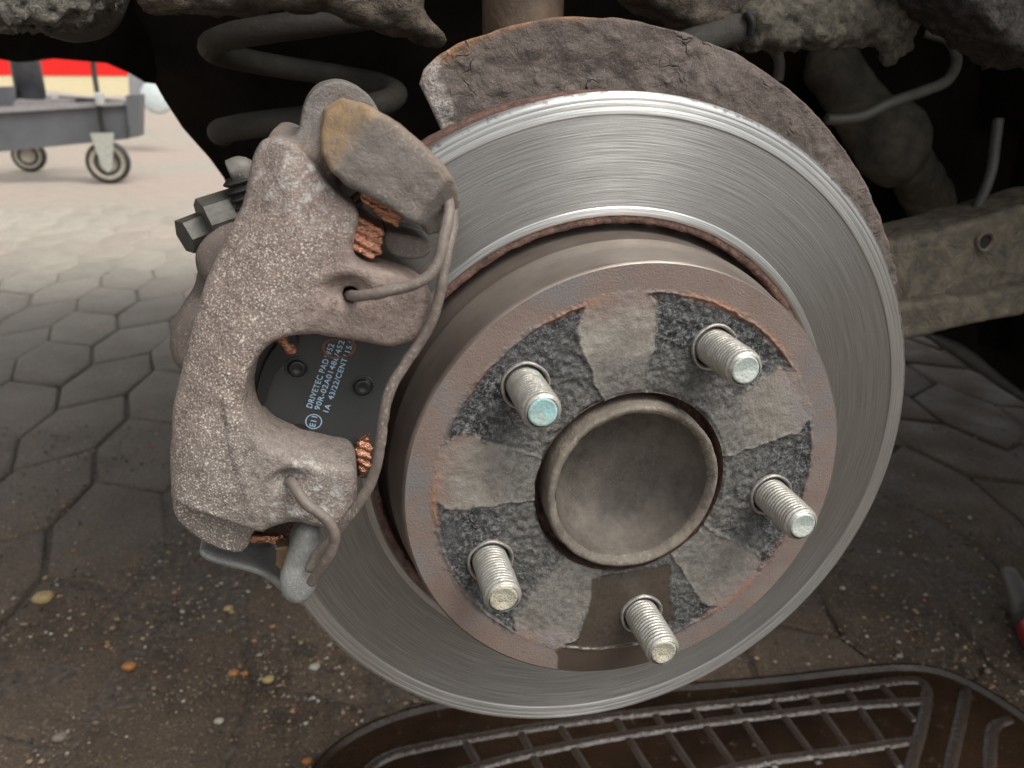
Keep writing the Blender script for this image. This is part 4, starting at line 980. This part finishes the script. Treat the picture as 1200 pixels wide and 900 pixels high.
rib([(520, 915), (600, 892), (700, 871), (800, 855), (900, 842), (1000, 831), (1086, 825)])
rib([(780, 925), (890, 898), (990, 884), (1068, 872)])
rib([(1132, 806), (1124, 850), (1112, 905), (1105, 960)]); rib([(1182, 846), (1164, 856), (1160, 880), (1158, 930)])
for a, b, c_, d in [(545, 873, 560, 900), (610, 862, 640, 920), (655, 853, 690, 910), (720, 844, 765, 915), (765, 838, 815, 912), (810, 833, 862, 905), (858, 828, 908, 905), (903, 823, 960, 900), (947, 816, 1000, 890), (990, 810, 1055, 905), (1030, 805, 1072, 850)]:
    rib([(a, b), ((a + c_) / 2, (b + d) / 2), (c_, d)], 0.0052, dz=0.0024)

# ------------------------------------------------------------------ hand tool at the edge of the pavers
tl = thing('hand_tool', 'dirty tool shaft with a red and black grip lying on the pavers', 'tool', atz(1190, 760))
p0, p1, p2 = atz(1182, 672, GZ + 0.012), atz(1206, 726, GZ + 0.014), atz(1235, 782, GZ + 0.016)
obj('shaft', *tube(np.linspace(p0, p1, 8), np.linspace(0.008, 0.013, 8), 18), m_plain('dirty_grey_steel', (0.12, 0.105, 0.085), 0.5, 0.2), tl)
obj('collar', *tube(np.linspace(p1, p1 + (p2 - p1) * 0.2, 4), [0.013, 0.0165, 0.017, 0.015], 20), M_rub, tl)
obj('grip', *tube(np.linspace(p1 + (p2 - p1) * 0.15, p2, 8), 0.0145, 20), m_plain('red_grip', (0.30, 0.012, 0.02), 0.35), tl)

# ------------------------------------------------------------------ trolley in the yard
yc = 3.62
M_tg = m_plain('grey_painted_steel', (0.125, 0.13, 0.14), 0.55, 0.0, 0.3, 8)
M_tgl = m_plain('light_grey_edge', (0.34, 0.32, 0.32), 0.5); M_tgd = m_plain('dark_grey_steel', (0.05, 0.052, 0.058), 0.5)
tro = thing('trolley', 'grey steel shop trolley with a deep side beam and caster wheels', 'trolley', at(100, 200, yc) * np.array([1, 1, 0]) + np.array([0, 0, GZ]))
def tpx(pts, y0, y1, m, name, par): return obj(name, *prism(xz(pts, y0), y0, y1), m, par, smooth=False)
tpx([(-60, 136), (150, 123), (150, 163), (-60, 184)], yc, yc + 0.05, M_tg, 'side_beam', tro)
tpx([(-60, 129), (150, 118), (150, 123), (-60, 136)], yc - 0.02, yc + 0.04, M_tgl, 'beam_flange', tro)
tpx([(147, 112), (164, 111), (163, 160), (152, 162)], yc - 0.03, yc + 0.08, M_tg, 'corner_post', tro)
tpx([(-60, 104), (18, 101), (18, 130), (-60, 134)], yc + 0.12, yc + 0.16, M_tg, 'back_plate', tro)
pc = at(38, 120, yc + 0.18); pr_ = np.linalg.norm(at(55, 120, yc + 0.18) - at(20, 120, yc + 0.18)) / 2
obj('column', *tube(np.linspace(pc - np.array([0, 0, 0.05]), pc + np.array([0, 0, 0.6]), 3), pr_, 24), m_plain('column_grey', (0.085, 0.088, 0.098), 0.35, 0.3), tro)
tpx([(15, 122), (20, 116), (50, 118), (58, 111), (62, 116), (82, 116), (80, 123), (18, 127)], yc + 0.10, yc + 0.2, M_tgl, 'base_plate', tro)
tpx([(56, 112), (148, 118), (148, 122), (56, 124)], yc + 0.3, yc + 0.36, M_tgd, 'cross_member', tro)
obj('strap', *tube(catmull([at(108, 62, yc - 0.03), at(111, 90, yc - 0.04), at(115, 115, yc - 0.06), at(118, 140, yc - 0.04), at(123, 162, yc - 0.03)], 6), 0.010, 8), M_rub, tro)
obj('strap_buckle', *box(at(112, 124, yc - 0.09), at(122, 108, yc - 0.05), 0.006), m_plain('pale_buckle', (0.5, 0.52, 0.5), 0.4), tro)
def caster(px, py, y, rpx, full=True):
    c = at(px, py, y); r = c[2] - GZ if full else rpx * (y + 0.26) / FPX
    w = obj('caster_wheel', *lathe([(r * 0.45, -0.018), (r * 0.85, -0.02), (r, -0.012), (r, 0.012), (r * 0.85, 0.02), (r * 0.45, 0.018)], 32, c=c), M_rub, tro)
    obj('wheel_rim', *lathe([(r * 0.8, -0.0205), (r * 0.62, -0.022), (r * 0.6, -0.012), (0.0001, -0.012)], 28, c=c), m_plain('cream_rim', (0.42, 0.38, 0.30), 0.5), w)
    return c, r
c, r = caster(127, 190, yc - 0.02, 22)
obj('caster_fork', *prism(np.array([(c[0] - 0.045, c[2] + 0.12), (c[0] + 0.045, c[2] + 0.12), (c[0] + 0.02, c[2] - 0.02), (c[0], c[2] - 0.04), (c[0] - 0.02, c[2] - 0.02)]), c[1] - 0.034, c[1] - 0.026), m_plain('pale_fork', (0.46, 0.48, 0.42), 0.4), tro, smooth=False)
caster(34, 182, yc + 0.45, 18)
red = thing('red_cabinet', 'bright red cabinet with a cream base standing beyond the trolley', 'cabinet', at(60, 110, 6.0) * np.array([1, 1, 0]) + np.array([0, 0, GZ]))
tpx([(-250, 40), (147, 40), (150, 89), (-250, 87)], 6.0, 6.5, m_plain('red_paint', (0.80, 0.012, 0.008), 0.4, 0, 0.1), 'red_panel', red)
tpx([(-250, 87), (150, 89), (152, 112), (100, 112), (60, 106), (-250, 112)], 6.005, 6.5, m_plain('cream_paint', (0.75, 0.66, 0.42), 0.5, 0, 0.1), 'cream_base', red)
hl = thing('wheel_dolly', 'grey box on a white rimmed wheel standing behind the trolley', 'dolly', at(170, 132, 5.0) * np.array([1, 1, 0]) + np.array([0, 0, GZ]))
tpx([(150, 84), (176, 94), (178, 122), (168, 127), (152, 124)], 5.0, 5.2, m_plain('dolly_grey', (0.33, 0.33, 0.34), 0.5), 'dolly_box', hl)
c = at(184, 114, 4.95); r = 17 * 5.2 / FPX
obj('dolly_wheel', *lathe([(0.0001, -0.03), (r * 0.75, -0.03), (r * 0.9, -0.02), (r, 0.0), (r * 0.95, 0.05), (0.001, 0.05)], 28, c=c, fn=lambda r_, h_, a_: (r_, h_)), m_plain('white_rim', (0.72, 0.80, 0.80), 0.4), hl)
